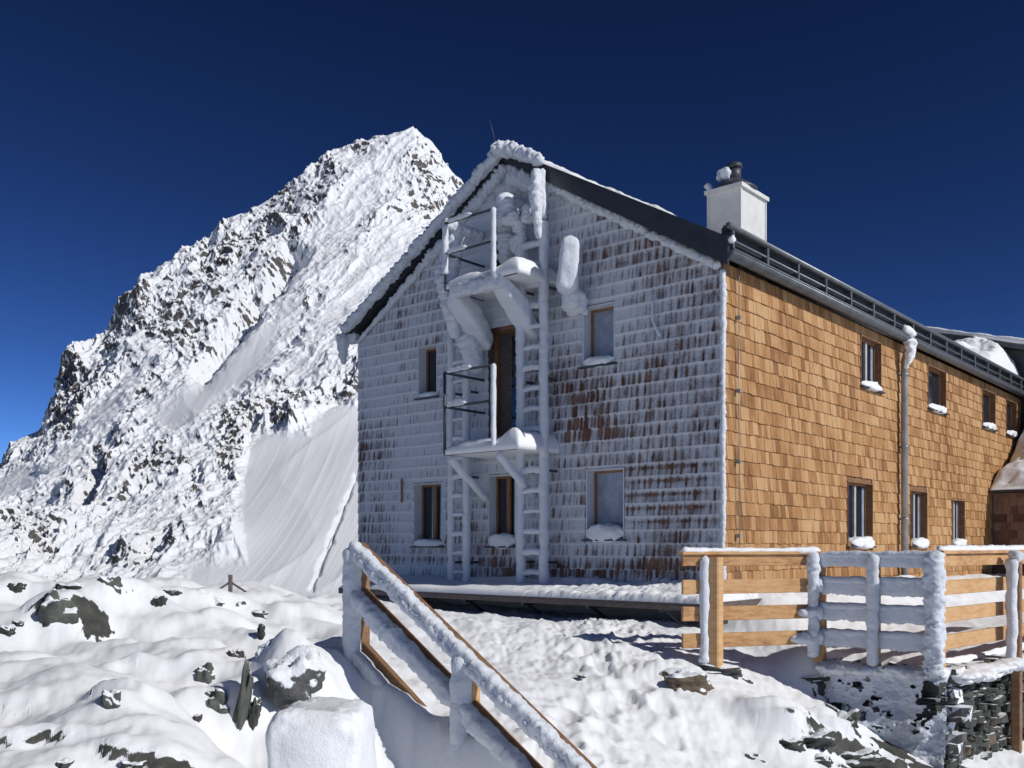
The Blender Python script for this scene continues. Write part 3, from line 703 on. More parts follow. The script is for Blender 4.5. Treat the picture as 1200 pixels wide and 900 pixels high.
def snow_on_sill(o, side, w, h, depth=.12, k0=0., k1=1., seed=0.):
    a, b, z0, z1 = o; x0 = a + (b - a) * k0; x1 = a + (b - a) * k1
    Q = (lambda x, d, z: B(x, d, z)) if side == 'g' else (lambda x, d, z: B(d, x, z))
    n = 12; pts = [Q(x0 + (x1 - x0) * i / n, -.01, z0 + h * .35) for i in range(n + 1)]
    v, f = rime_tube(pts, .5, amp=0, seg=22, ds=.02, wind=0, sq=True)
    P = np.array(v); axis = np.array(Q(x0, -.01, z0 + h * .35)); t = (np.array(Q(x1, 0, 0)) - np.array(Q(x0, 0, 0))); t /= np.linalg.norm(t)
    rel = P - axis; along = rel @ t; dn = rel - along[:, None] * t; out = np.array(Q(0, -1, 0)) - np.array(Q(0, 0, 0))
    oc = dn @ out / .5; zc = dn[:, 2] / .5; nz = 1 + .35 * fbm(along * 9 + seed, oc * 1.5, zc * 1.5, 3)
    P = axis + along[:, None] * t + (oc * depth * nz)[:, None] * out; P[:, 2] += zc * h * .65 * nz
    return mesh_np('sill_snow', P, f, 'snow', w, True)
w = win('w', G_WIN['upper_left'], 'g', 'one'); snow_on_sill(G_WIN['upper_left'], 'g', w, .12, .09)
w = win('w', G_WIN['upper_right'], 'g', 'frost'); snow_on_sill(G_WIN['upper_right'], 'g', w, .16, .12)
w = win('w', G_WIN['lower_right'], 'g', 'frost', 'window caked with frost, brown frame bare at the left and top'); snow_on_sill(G_WIN['lower_right'], 'g', w, .26, .13)
w = win('w', G_WIN['lower_left'], 'g', 'two'); snow_on_sill(G_WIN['lower_left'], 'g', w, .14, .1)
w = win('w', G_WIN['lower_mid'], 'g', 'two'); snow_on_sill(G_WIN['lower_mid'], 'g', w, .24, .13)
for k, o in S_WIN.items():
    w = win('w', o, 's', 'one' if k[0] == 'u' and k != 'u1' else 'two')
    snow_on_sill(o, 's', w, .13 if k[0] == 'u' else .18, .11 if k[0] == 'u' else .15, k0=0. if k[0] == 'u' else .15, seed=len(k) + o[0])
for k, o in G_DOOR.items():
    a, b, z0, z1 = o; m = MB()
    q = [B(x, d, z) for z in (z0, z1) for x, d in ((a, .2), (b, .2), (b, .25), (a, .25))]; m.hexa(q)
    d = m.build('door', 'grey_wood' if k == 'mid' else 'dark_inside', hut)
    m = MB()
    for x0, x1 in ((a + .003, a + .06), (b - .06, b - .003)): m.hexa([B(x, d_, z) for z in (z0, z1 - .003) for x, d_ in ((x0, .12), (x1, .12), (x1, .198), (x0, .198))])
    m.hexa([B(x, d_, z) for z in (z1 - .06, z1 - .003) for x, d_ in ((a + .062, .12), (b - .062, .12), (b - .062, .198), (a + .062, .198))])
    m.build('door_frame', 'window_wood', d)
    if k == 'mid':
        m = MB(); m.hexa([B(x, d_, z) for z in (z0 + .15, z1 - .12) for x, d_ in ((a + .1, .185), (a + (b - a) * .45, .185), (a + (b - a) * .45, .197), (a + .1, .197))]); m.build('pane', 'glass', d)

# ------------- roof
OVF = .26; OVE = .16
def rtop(u):   # top line of the roof
    return 4.22 + (6.50 - 4.22) / GM * (GM - abs(u - GM))
m = MB()
for s in (0, 1):
    f = (lambda u: u) if s == 0 else (lambda u: GW - u)
    q = lambda u, v, z: B(f(u), v, z)
    for (v0, v1) in ((-OVF + .03, LV + .3),):
        e0, e1 = -OVE, GM
        m.hexa([q(e0, v0, rake(0) + .05), q(e1, v0, AP + .02), q(e1, v1, AP + .02), q(e0, v1, rake(0) + .05), q(e0, v0, rtop(0) - .1), q(e1, v0, rtop(GM)), q(e1, v1, rtop(GM)), q(e0, v1, rtop(0) - .1)])
roof = m.build('roof', 'anthracite', hut)
m = MB()      # verge boards
for s in (0, 1):
    f = (lambda u: u) if s == 0 else (lambda u: GW - u)
    q = lambda u, v, z: B(f(u), v, z)
    lo0, lo1 = EV - .0, AP - .02; up0, up1 = rtop(0) + .10, rtop(GM) + .05
    if s: lo0 += .16; lo1 += .1
    m.hexa([q(-OVE - .05, -OVF - .02, lo0 - .09), q(GM, -OVF - .02, lo1), q(GM, -OVF + .025, lo1), q(-OVE - .05, -OVF + .025, lo0 - .09), q(-OVE - .05, -OVF - .02, up0 - .1), q(GM, -OVF - .02, up1), q(GM, -OVF + .025, up1), q(-OVE - .05, -OVF + .025, up0 - .1)])
m.build('verge_board', 'anthracite', roof)
m = MB()      # standing seams
for i in range(30):
    v = .2 + i * .55
    if v > LV: break
    for s in (0, 1):
        f = (lambda u: u) if s == 0 else (lambda u: GW - u)
        m.beam(B(f(-OVE + .02), v, rtop(0) - .085), B(f(GM), v, rtop(GM) + .015), .02, .03)
m.build('roof_seams', 'anthracite', roof)
# snow on roof
def roof_snow(s, v0, v1, th0, u_end, name, vfade, over=0.):
    f = (lambda u: u) if s == 0 else (lambda u: GW - u)
    nu, nv = 150, 60
    a = np.linspace(-OVE - .02 + u_end, GM + .02, nu); b = np.linspace(0, 1, nv) ** 1.4 * (v1 - v0) + v0
    A, Bv = np.meshgrid(a, b)
    n = fbm(A * 2.2 + s * 9, Bv * 2.2, 3., 4); n2 = fbm(A * 6 + s * 9, Bv * 6, 5., 3)
    edge = sstep(0, .10, Bv - v0) ** .5 * sstep(0, .15, v1 - Bv) * np.sqrt(sstep(0, .25, A - a[0]))
    th = np.clip(th0 * (1 + .7 * n + .35 * n2), .0, 1) * edge * (1 - sstep(vfade, v1, Bv)) + .01
    zt = (rtop(0) - .1) + (rtop(GM) - rtop(0) + .1) * (A + OVE) / (GM + OVE)
    w = (v0 - .02 - over * (.5 + n2)) 
    Bs = Bv - (1 - sstep(0, .25, Bv - v0)) * (over * (.6 + .8 * n))
    dz = (1 - sstep(0, .12, Bv - v0)) * over * .7
    uu = f(A)
    T_ = np.stack([C0[0] + uu * U[0] + Bs * V_[0], C0[1] + uu * U[1] + Bs * V_[1], zt + th - dz], -1)
    Bt = np.stack([C0[0] + uu * U[0] + Bs * V_[0], C0[1] + uu * U[1] + Bs * V_[1], zt - .012 - dz * 1.3], -1)
    P = np.concatenate([T_.reshape(-1, 3), Bt.reshape(-1, 3)]); fc = grid_faces(nv, nu); k = nu * nv
    i = np.arange(k).reshape(nv, nu); per = np.concatenate([i[0], i[1:, -1], i[-1, -2::-1], i[-2:0:-1, 0]]); nx = np.roll(per, -1)
    side = np.stack([per, nx, nx + k, per + k], -1)
    mesh_np(name, P, np.concatenate([fc, fc[:, ::-1] + k, side[:, ::-1]]), 'snow', roof, True)
roof_snow(0, -OVF - .01, 2.6, .10, .12, 'roof_snow', .9, .0)
roof_snow(1, -OVF - .03, LV, .15, .0, 'roof_snow', LV - 1, .03)
for i_, sp in enumerate([([B(GM + .05, -.36, AP + .16), B(GM - .45, -.36, AP + .0)], [.13, .12], dict(amp=.4, wind=.3)),
                          ([B(GM - .4, -.35, AP + .0), B(GM - .75, -.38, AP - .18), B(GM - .95, -.4, AP - .32)], [.12, .1, .1], dict(amp=.4, wind=.3)),
                          ([B(GM + .28, -.3, AP + .10), B(GM + .05, -.3, AP + .27)], [.04, .06], dict(amp=.4, wind=.3)),
                          ([B(GM + .0, -.31, AP + .12), B(GW + .1, -.31, EV + .17)], [.075, .08], dict(amp=.55, wind=.4, seed=4.)),
                          ([B(GW + .15, -.3, EV + .15), B(GW + .12, -.3, EV - .45)], [.12, .04], dict(amp=.4, wind=.4)),
                          ([B(GW + .1, -.25, EV + .1), B(GW + .1, 1.5, EV + .1)], [.12, .08], dict(amp=.4, wind=.4))]):
    rime_multi('verge_rime', [sp], 'rime', roof)
m = MB(); m.tube([B(GM + .15, -.2, 6.5), B(GM + .25, -.25, 6.95), B(GM + .3, -.25, 7.1)], .007, 6)
m.build('antenna', 'dark_metal', hut, True)
# eaves: fascia, gutter, snow guard
m = MB(); m.beam(B(-.10, -.2, EV + .26), B(-.10, LV, EV + .26), .05, .40, up=(0, 0, 1)); m.beam(B(-.14, -.24, 4.37), B(-.14, LV, 4.37), .04, .05); m.build('fascia', 'anthracite', roof)
GU = -.20
m = MB(); n = 10; vs_ = []; r1, r2 = .095, .085
L0, L1 = -.26, LV
for vv in (L0, L1):
    for rr in (r1, r2):
        for i in range(n + 1):
            a = math.pi + math.pi * i / n; vs_.append(B(GU - rr * math.cos(a) * 1, vv, EV + .11 + rr * math.sin(a)))
k = n + 1; fs = []
for i in range(n):
    fs += [(i, i + 1, 2 * k + i + 1, 2 * k + i), (k + i + 1, k + i, 3 * k + i, 3 * k + i + 1), (i, k + i, k + i + 1, i + 1), (2 * k + i, 2 * k + i + 1, 3 * k + i + 1, 3 * k + i)]
fs += [(0, 2 * k, 3 * k, k), (n, k + n, 3 * k + n, 2 * k + n)]
m.add(vs_, fs)
for vv in (L0 + .004,): m.add([B(GU - r2 * math.cos(math.pi + math.pi * i / n), vv, EV + .11 + r2 * math.sin(math.pi + math.pi * i / n)) for i in range(n + 1)], [tuple(range(n + 1))])
m.tube([B(GU - r1, L0, EV + .115), B(GU - r1, L1, EV + .115)], .013, 8)
gut = m.build('gutter', 'gutter_zinc', hut, True)
m = MB()
m.tube([B(-.20, -.24, 4.385), B(-.20, LV, 4.385)], .045, 10); m.tube([B(-.18, -.2, 4.215), B(-.18, LV, 4.215)], .02, 10)
sg = m.build('snow_guard', 'gutter_zinc', hut, True)
vv = -.1
while vv < LV:
    m = MB(); m.beam(B(-.19, vv, 4.1), B(-.19, vv, 4.40), .05, .05, up=V_.tolist() + [0]); m.beam(B(-.17, vv, 4.2), B(.25, vv, 4.33), .03, .03); m.build('bracket', 'gutter_zinc', sg); vv += 1.05
lump('gutter_snow', B(-.24, -.22, EV + .26), (.05, .07, .05), 'snow', gut, 3.)
# chimney
m = MB()
cu0, cu1, cv0, cv1 = 1.3, 1.93, 3.01, 3.95; ct = 6.2
m.hexa([B(cu0, cv0, 4.4), B(cu1, cv0, 4.4), B(cu1, cv1, 4.4), B(cu0, cv1, 4.4), B(cu0, cv0, ct), B(cu1, cv0, ct), B(cu1, cv1, ct), B(cu0, cv1, ct)])
for (a, b) in ((cu0, cv0), (cu0, cv1), (cu1, cv0), (cu1, cv1)): m.beam(B(a, b, 4.4), B(a, b, ct), .035, .035, up=V_.tolist() + [0])
ch = m.build('chimney', 'white_metal', hut)
e = .05; m = MB(); m.hexa([B(cu0 - e, cv0 - e, ct), B(cu1 + e, cv0 - e, ct), B(cu1 + e, cv1 + e, ct), B(cu0 - e, cv1 + e, ct), B(cu0 - e, cv0 - e, ct + .07), B(cu1 + e, cv0 - e, ct + .07), B(cu1 + e, cv1 + e, ct + .07), B(cu0 - e, cv1 + e, ct + .07)])
m.build('cap', 'white_metal', ch)
cc = ((cu0 + cu1) / 2, (cv0 + cv1) / 2 - .1)
m = MB(); m.tube([B(*cc, ct + .07), B(*cc, ct + .12), B(*cc, ct + .30)], [.40, .40, .14], 20); m.tube([B(*cc, ct + .28), B(*cc, ct + .50)], .12, 16); m.tube([B(*cc, ct + .50), B(*cc, ct + .58)], [.15, .13], 16)
m.build('flue', 'dark_metal', ch, True)
rime_multi('flue_rime', [([B(cc[0] + .06, cc[1] - .22, ct + .26), B(cc[0] + .05, cc[1] - .18, ct + .46)], [.06, .09], dict(amp=.5)),
                         ([B(cc[0] + .3, cc[1] - .25, ct + .10), B(cc[0] + .42, cc[1] - .25, ct + .26)], [.05, .07], dict(amp=.6)),
                         ([B(cc[0] + .24, cc[1] - .1, ct + .3), B(cc[0] + .2, cc[1] - .1, ct + .52)], [.06, .05], dict(amp=.5))], 'rime', ch)
# downpipe
vd, _ = sp_(1062.5, 500, -.17)
m = MB(); m.tube([B(GU, vd, EV + .02), B(GU, vd, EV - .08), B(-.13, vd, EV - .3), B(-.13, vd, -1.1)], .062, 14); dp = m.build('downpipe', 'zinc', hut, True)
for z in (3.3, 1.9, .5):
    m = MB(); m.tube([B(-.13, vd, z), B(-.13, vd, z + .05)], .074, 14); m.beam(B(-.13, vd, z + .025), B(0, vd, z + .025), .03, .03); m.build('pipe_clamp', 'zinc', dp, True)
rime_multi('pipe_snow', [([B(GU - .1, vd - .55, EV + .2), B(GU - .08, vd, EV + .17)], [.05, .1], dict(amp=.4)), ([B(GU - .05, vd, EV + .1), B(GU - .04, vd - .02, EV - .25), B(-.16, vd - .03, EV - .5)], [.12, .08, .03], dict(amp=.4))], 'snow', dp)
# lightning conductor with clamps
vc, _ = sp_(866, 500, -.07)
m = MB(); m.tube([B(-.075, vc, EV + .1), B(-.075, vc, -.85)], .008, 8); lc = m.build('lightning_conductor', 'zinc', hut, True)
for y in (372, 458, 541, 628):
    _, z = sp_(866, y, -.07); m = MB(); m.beam(B(-.03, vc, z), B(-.1, vc, z), .05, .05); m.build('clamp', 'zinc', lc)

# ------------- ladders on the gable
def ladder(x_l, x_r, y_bot, y_top, v, lab, rr, extra=None):
    ul, _ = gp(x_l, 600, v); ur, _ = gp(x_r, 600, v)
    _, zb = gp((x_l + x_r) / 2, y_bot, v); _, zt = gp((x_l + x_r) / 2, y_top, v)
    lm = rime_multi('ladder', [([B(ul, v, zb), B(ul, v, zt)], rr, dict(amp=.35, wind=.9, ds=.03)), ([B(ur, v, zb), B(ur, v, zt)], rr, dict(amp=.35, wind=.9, ds=.03, seed=8.))], 'rime', hut)
    lm['label'] = lab
    z = zb + .28
    while z < zt - .1:
        v_, f_ = rime_tube([B(ul, v, z + random.uniform(-.015, .015)), B((ul + ur) / 2, v, z + .02), B(ur, v, z)], rr * random.uniform(.5, .85), amp=.4, wind=.9, seed=z * 7)
        mesh_np('rung', v_, f_, 'rime', lm); z += .325
    z = zb + .45
    while z < zt:
        for uu, sgn in ((ul, 1), (ur, -1)):
            m = MB(); m.beam(B(uu, v, z), B(uu - .0, 0, z), .02, .04); m.build('stay', 'dark_metal', lm)
        z += 1.45
    return ul, ur, zb, zt, lm
ladder(530, 548, 690, 368, -.30, 'narrow rimed ladder below the left side of both balconies', .05)
ul, ur, zb, zt, lad = ladder(612, 639, 692, 262, -.32, 'tall rimed ladder rising past both balconies to the roof', .058)
rime_multi('grab_rail', [([B(ur - .02, -.5, zt - .35), B(ur - .02, -.55, zt + .3), B(ur + .0, -.52, zt + .75)], [.04, .1, .07], dict(amp=.35, wind=.4)),
                         ([B(ur, -.34, zt), B(ur, -.4, zt + .5), B(ur, -.38, zt + .8)], .05, dict(amp=.35, wind=.4)),
                         ([B(ul, -.34, zt - .1), B(ul, -.45, zt + .05), B(ul + .28, -.6, zt + .15)], .09, dict(amp=.4, wind=.4)),
                         ([B(ul + .05, -.45, zt + .0), B(ul + .2, -.55, zt + .52)], [.16, .1], dict(amp=.4, wind=.5)),
                         ([B((ul + ur) / 2 + .05, -.4, zt - .02), B((ul + ur) / 2 + .0, -.45, zt + .3)], [.1, .07], dict(amp=.4, wind=.3)),
                         ([B(ul, -.25, zt - .6), B(ul + .12, -.3, zt - .1)], [.08, .13], dict(amp=.4, wind=.4))], 'rime', lad)
# ------------- balconies
def balcony(xl, xr, xe, y_floor_l, y_top_l, v, lab, top_thick, big, ymid):
    ul, zf = gp(xl, y_floor_l, v); ur, _ = gp(xr, 500, v); ue, _ = gp(xe, 500, v); _, zt = gp(xl, y_top_l, v); _, zm = gp(xl, ymid, v)
    b = MB()
    for i in range(int((ul - ue) / .06)):      # grating bars of the floor
        x = ue + .03 + i * .06; b.beam(B(x, -.06, zf), B(x, v, zf), .012, .03)
    b.beam(B(ul, v, zf), B(ue, v, zf), .05, .11); b.beam(B(ul, -.04, zf), B(ue, -.04, zf), .05, .09); b.beam(B(ul, -.04, zf), B(ul, v, zf), .05, .09); b.beam(B(ue, -.04, zf), B(ue, v, zf), .05, .09)
    bo = b.build('balcony', 'dark_metal', hut); bo['label'] = lab
    r = MB()
    for z in (zt, zm): r.tube([B(ul, v, z), B(ur, v, z)], .021, 10); r.tube([B(ul, v, z), B(ul, -.03, z)], .021, 10)
    for x in (ul, ur): r.tube([B(x, v, zf), B(x, v, zt)], .024, 10)
    r.build('railing', 'dark_metal', bo, True)
    rime_multi('railing_rime', [([B(ur, v - .02, zf), B(ur, v - .02, zt + .02)], .034, dict(amp=.35, wind=.7)),
                                ([B(ul + .02, v - .0, zt + .02), B(ul + .02, -.1, zt + .0)], top_thick, dict(amp=.4, wind=.4)),
                                ([B(ul, v, zf + .2), B(ul, v, zt)], top_thick * .55, dict(amp=.5, wind=.3)),
                                ([B(ul - .05, v - .005, zt + .02), B(ul - (ul - ur) * .55, v - .005, zt + .025)], .03, dict(amp=.5, wind=.4)),
                                ([B(ul - .05, v - .005, zm + .02), B(ul - (ul - ur) * .45, v - .005, zm + .025)], .03, dict(amp=.5, wind=.4))], 'rime', bo)
    # snow on the floor
    us = np.linspace(ue - .06, ul - .05, 46); vs2 = np.linspace(v - .04, -.02, 34); A, Bv = np.meshgrid(us, vs2)
    ed = np.sqrt(np.clip(np.minimum.reduce([A - us[0], us[-1] - A, Bv - vs2[0], (vs2[-1] - Bv) + .2]) / .12, 0, 1))
    h = (.11 if big else .13) * ed * (1 + .5 * fbm(A * 3, Bv * 3, zf, 3)) + .12 * np.exp(-((A - ue - .15) / .25) ** 2) * ed
    Tt = np.stack([C0[0] + A * U[0] + Bv * V_[0], C0[1] + A * U[1] + Bv * V_[1], zf + .03 + h], -1).reshape(-1, 3); Bt = Tt.copy(); Bt[:, 2] = zf - .05
    fc = grid_faces(34, 46); k = 34 * 46; i = np.arange(k).reshape(34, 46); per = np.concatenate([i[0], i[1:, -1], i[-1, -2::-1], i[-2:0:-1, 0]]); nx = np.roll(per, -1)
    mesh_np('floor_snow', np.concatenate([Tt, Bt]), np.concatenate([fc, fc[:, ::-1] + k, np.stack([per, nx, nx + k, per + k], -1)[:, ::-1]]), 'snow', bo, True)
    for x, kk in ((ul - .08, 1.15), (ur - .02, 1.)):
        if big: v_, f_ = rime_tube([B(x, v + .05, zf - .08), B(x - .02, v * .5, zf - .42), B(x, -.05, zf - .85)], [.13 * kk, .19 * kk, .15], amp=.12, wind=.15, seg=24, seed=x, sub=8, sq=True, flat=(V_.tolist() + [0], .7))
        else: v_, f_ = rime_tube([B(x, v + .05, zf - .08), B(x, -.05, zf - .75)], .055, amp=.35, wind=.6, seed=x)
        mesh_np('bracket', v_, f_, 'rime', bo)
    return bo, ul, ur, ue, zf, zt
bo, ul1, ur1, ue1, zf1, zt1 = balcony(522, 580, 606, 337, 262, -1.0, 'upper balcony, thickly rimed below its floor', .09, True, 298)
v_, f_ = rime_tube([B(ul1 - .1, -.95, zf1 - .1), B(ur1 - .2, -.95, zf1 - .1)], .11, amp=.25, wind=.2, seg=20, sq=True); mesh_np('edge_rime', v_, f_, 'rime', bo)
# rime plastered on the wall left of the upper balcony
rime_multi('rime_plume', [([B(ul1 + .15, -.6, zf1 - .75), B(ul1 + .2, -.7, zf1 + .2), B(ul1 + .1, -.6, zt1 + .05)], [.06, .17, .1], dict(amp=.35, wind=.6)),
                          ([B(ul1 + .0, -.2, zf1 - 1.3), B(ul1 + .1, -.4, zf1 - .6)], [.1, .2], dict(amp=.35, wind=.3)),
                          ([B(ul1 - .6, -.12, zf1 + .4), B(ul1 - .7, -.12, zt1 + .5)], [.15, .2], dict(amp=.4, wind=.3))], 'rime', bo)
bo, *_ = balcony(521, 580, 606, 530, 437, -1.0, 'lower balcony with thin dark rails beside the tall ladder', .03, False, 477)
# vent pipe with rime
u, z = gp(664, 350, -.45); u2, z2 = gp(669, 276, -.5)
rime_multi('vent_pipe', [([B(u, -.45, z + .05), B(u2, -.5, z2)], [.19, .15], dict(amp=.09, wind=0, seg=32, sub=9, sq=True)),
                         ([B(u + .05, -.02, z - .1), B(u, -.4, z + .15)], [.2, .17], dict(amp=.3, wind=.2, seg=16)),
                         ([B(u - .02, -.25, z + .1), B(u - .1, -.06, z - .2)], [.07, .05], dict(amp=.3, wind=.2, seg=16))], 'rime', hut)
u, z = gp(765, 360, -.06); u2, z2 = gp(775, 395, -.06)
rime_multi('iced_cable', [([B(u, -.07, z + .1), B(u - .01, -.08, z - .2), B(u2, -.08, z2)], .02, dict(amp=.5, wind=.5))], 'rime', hut)
u, z = gp(472, 575, -.03); m = MB(); m.beam(B(u, -.06, z + .22), B(u, -.06, z - .22), .04, .03); m.build('cable_duct', 'brown_board', hut)

# ---------------------------------------------------------------- deck in front of the gable
deck = empty('wooden_deck', B(3.6, -.6, -1.0)); tag(deck, 'long low timber deck along the foot of the gable, buried under drifted snow', 'deck')
DL = 6.9; DW = -1.2; DR = -.34; zd = -.79
m = MB()
for i in range(9):
    v = -.10 - i * .135; m.beam(B(DL, v, zd + .03), B(DR, v, zd + .03), .125, .04)
m.build('board', 'grey_wood', deck)
m = MB(); m.beam(B(DL, DW - .02, zd + .005), B(DR - .02, DW - .02, zd + .005), .04, .10); m.build('edge_beam', 'grey_wood', deck)
m = MB(); m.beam(B(DR - .02, DW, zd + .005), B(DR - .02, 7.5, zd + .005), .04, .10); m.build('edge_beam', 'grey_wood', deck)
m = MB()
for i in range(3): m.beam(B(-.08 - i * .1, -.1, zd + .03), B(-.08 - i * .1, 7.5, zd + .03), .09, .04)
m.build('board', 'grey_wood', deck)
for u in (.3, 1.5, 2.7, 3.9, 5.1, 6.3):
    m = MB(); m.beam(B(u, -.05, zd - .06), B(u, DW + .03, zd - .06), .05, .06); m.beam(B(u, DW + .15, zd - .08), B(u, -.35, zd - .45), .035, .05); m.build('bracket', 'dark_metal', deck)
m = MB(); m.hexa([B(DR + .2, -.14, -1.6), B(GW, -.14, -1.6), B(GW, -.04, -1.6), B(DR + .2, -.04, -1.6), B(DR + .2, -.14, zd - .02), B(GW, -.14, zd - .02), B(GW, -.04, zd - .02), B(DR + .2, -.04, zd - .02)])
m.build('plinth', 'plaster', deck)
def deck_snow():
    us = np.linspace(DR - .02, DL, 420); vs2 = np.linspace(DW - .04, -.035, 50); A, Bv = np.meshgrid(us, vs2)
    k = (Bv - DW) / (-DW); ed = np.sqrt(np.clip((Bv - vs2[0]) / .07, 0, 1)) * np.sqrt(np.clip((A - us[0]) / .1, 0, 1)) * np.sqrt(np.clip((us[-1] - A) / .1, 0, 1))
    rough = sstep(4.2, 1., A)
    h = (.075 + .11 * k + .02 * fbm(A * 2, Bv * 2, 1., 3) + rough * .045 * np.abs(fbm(A * 7 + Bv * 5, Bv * 7, 2., 3)) * 2 - rough * .02) * ed + .07 * sstep(-.35, 0, Bv) * ed * (.6 + fbm(A * 1.3, Bv, 7., 3))
    Tt = np.stack([C0[0] + A * U[0] + Bv * V_[0], C0[1] + A * U[1] + Bv * V_[1], zd + .052 + h], -1).reshape(-1, 3); Bt = Tt.copy(); Bt[:, 2] = zd + .03
    fc = grid_faces(50, 420); kk = 50 * 420; i = np.arange(kk).reshape(50, 420); per = np.concatenate([i[0], i[1:, -1], i[-1, -2::-1], i[-2:0:-1, 0]]); nx = np.roll(per, -1)
    mesh_np('deck_snow', np.concatenate([Tt, Bt]), np.concatenate([fc, fc[:, ::-1] + kk, np.stack([per, nx, nx + kk, per + kk], -1)[:, ::-1]]), 'snow', deck, True)
deck_snow()
rime_multi('side_snow', [([B(-.2, 0., zd + .06), B(-.2, 7.4, zd + .06)], .15, dict(amp=.5, wind=0., ds=.06, sub=4))], 'snow', deck)

# ---------------------------------------------------------------- far wing and lean-to
wing = empty('hut_wing', B(1, 20, -.9)); tag(wing, 'dark metal roofed cross wing rising behind the far end of the hut', 'building')
def wt(u): return 5.52 + .285 * u
m = MB(); m.hexa([B(-6, 16.9, -1.4), B(4.2, 16.9, -1.4), B(4.2, 25, -1.4), B(-6, 25, -1.4), B(-6, 16.9, wt(-6) - .2), B(4.2, 16.9, wt(4.2) - .2), B(4.2, 25, wt(4.2) - .2), B(-6, 25, wt(-6) - .2)])
m.build('wall', 'slate_metal', wing)
m = MB(); m.hexa([B(-6.4, 16.5, wt(-6.4) - .2), B(4.6, 16.5, wt(4.6) - .2), B(4.6, 25.3, wt(4.6) - .2), B(-6.4, 25.3, wt(-6.4) - .2), B(-6.4, 16.5, wt(-6.4)), B(4.6, 16.5, wt(4.6)), B(4.6, 25.3, wt(4.6)), B(-6.4, 25.3, wt(-6.4))])
rf = m.build('roof', 'slate_metal', wing)
rime_multi('roof_snow', [([B(-6.4, 16.5, wt(-6.4) + .02), B(4.4, 16.5, wt(4.4) + .02)], .07, dict(amp=.4, wind=.1, ds=.06, sub=4))], 'snow', rf)
lean = empty('lean_to', B(-1.5, 15, -1)); tag(lean, 'low shingled lean-to under a huge snow drift at the far end of the sunny wall', 'outbuilding')
m = MB(); m.hexa([B(-.01, 13.6, -1.4), B(-5, 13.6, -1.4), B(-5, 16.8, -1.4), B(-.01, 16.8, -1.4), B(-.01, 13.6, 1.3), B(-5, 13.6, 1.3), B(-5, 16.8, 2.2), B(-.01, 16.8, 2.2)][:4][::-1] + [B(-.01, 16.8, 2.2), B(-5, 16.8, 2.2), B(-5, 13.6, 1.3), B(-.01, 13.6, 1.3)])
m.build('wall', 'grey_wood', lean)
mm = shingles([], .05, 5, -1.2, lambda v: 1.3, lambda x, o, z: B(-x, 13.6 - o, z), .12, .24, .03, 9); mm.build('shingles', 'weathered_shingle', lean)
m = MB(); m.hexa([B(-5.2, 13.3, 1.3), B(-.05, 13.3, 1.3), B(-.05, 16.8, 2.25), B(-5.2, 16.8, 2.25), B(-5.2, 13.3, 1.4), B(-.05, 13.3, 1.4), B(-.05, 16.8, 2.35), B(-5.2, 16.8, 2.35)]); lr = m.build('roof', 'anthracite', lean)
def drift():
    us = np.linspace(-5.2, -.06, 90); vs2 = np.linspace(13.22, 16.85, 90); A, Bv = np.meshgrid(us, vs2); k = (Bv - 13.22) / 3.6
    base = 1.36 + .95 * k
    top = 1.75 + 3.0 * k ** 1.5 + .45 * fbm(A * 1.5, Bv * 1.5, 2., 4) + .1 * fbm(A * 5, Bv * 5, 2., 3)
    ed = np.sqrt(np.clip((Bv - vs2[0]) / .35, 0, 1)) * (.35 + .65 * np.sqrt(np.clip((us[-1] - A) / .9, 0, 1)))
    top = base + (top - base) * ed
    Tt = np.stack([C0[0] + A * U[0] + Bv * V_[0], C0[1] + A * U[1] + Bv * V_[1], top], -1).reshape(-1, 3); Bt = Tt.copy(); Bt[:, 2] = base.ravel() + .02
    fc = grid_faces(90, 90); kk = 8100; i = np.arange(kk).reshape(90, 90); per = np.concatenate([i[0], i[1:, -1], i[-1, -2::-1], i[-2:0:-1, 0]]); nx = np.roll(per, -1)
    mesh_np('snow_drift', np.concatenate([Tt, Bt]), np.concatenate([fc, fc[:, ::-1] + kk, np.stack([per, nx, nx + kk, per + kk], -1)[:, ::-1]]), 'snow', lr, True)
drift()
def roof_drift():
    us = np.linspace(-.12, 2.2, 60); vs2 = np.linspace(12.7, 16.42, 90); A, Bv = np.meshgrid(us, vs2)
    base = rtop(0) - .1 + (rtop(GM) - rtop(0) + .1) * (A + OVE) / (GM + OVE)
    k = sstep(12.7, 15.8, Bv); ed = np.sqrt(sstep(-.12, .3, A)) * (1 - sstep(.8, 2.2, A))
    top = base + (.85 * k * (1 + .5 * fbm(A * 1.6, Bv * 1.6, 4., 4)) + .06 * fbm(A * 6, Bv * 6, 4., 3) * k) * ed + .004
    Tt = np.stack([C0[0] + A * U[0] + Bv * V_[0], C0[1] + A * U[1] + Bv * V_[1], top], -1).reshape(-1, 3); Bt = Tt.copy(); Bt[:, 2] = base.ravel() - .02
    fc = grid_faces(90, 60); kk = 5400; i = np.arange(kk).reshape(90, 60); per = np.concatenate([i[0], i[1:, -1], i[-1, -2::-1], i[-2:0:-1, 0]]); nx = np.roll(per, -1)
    mesh_np('roof_drift', np.concatenate([Tt, Bt]), np.concatenate([fc, fc[:, ::-1] + kk, np.stack([per, nx, nx + kk, per + kk], -1)[:, ::-1]]), 'snow', roof, True)
roof_drift()

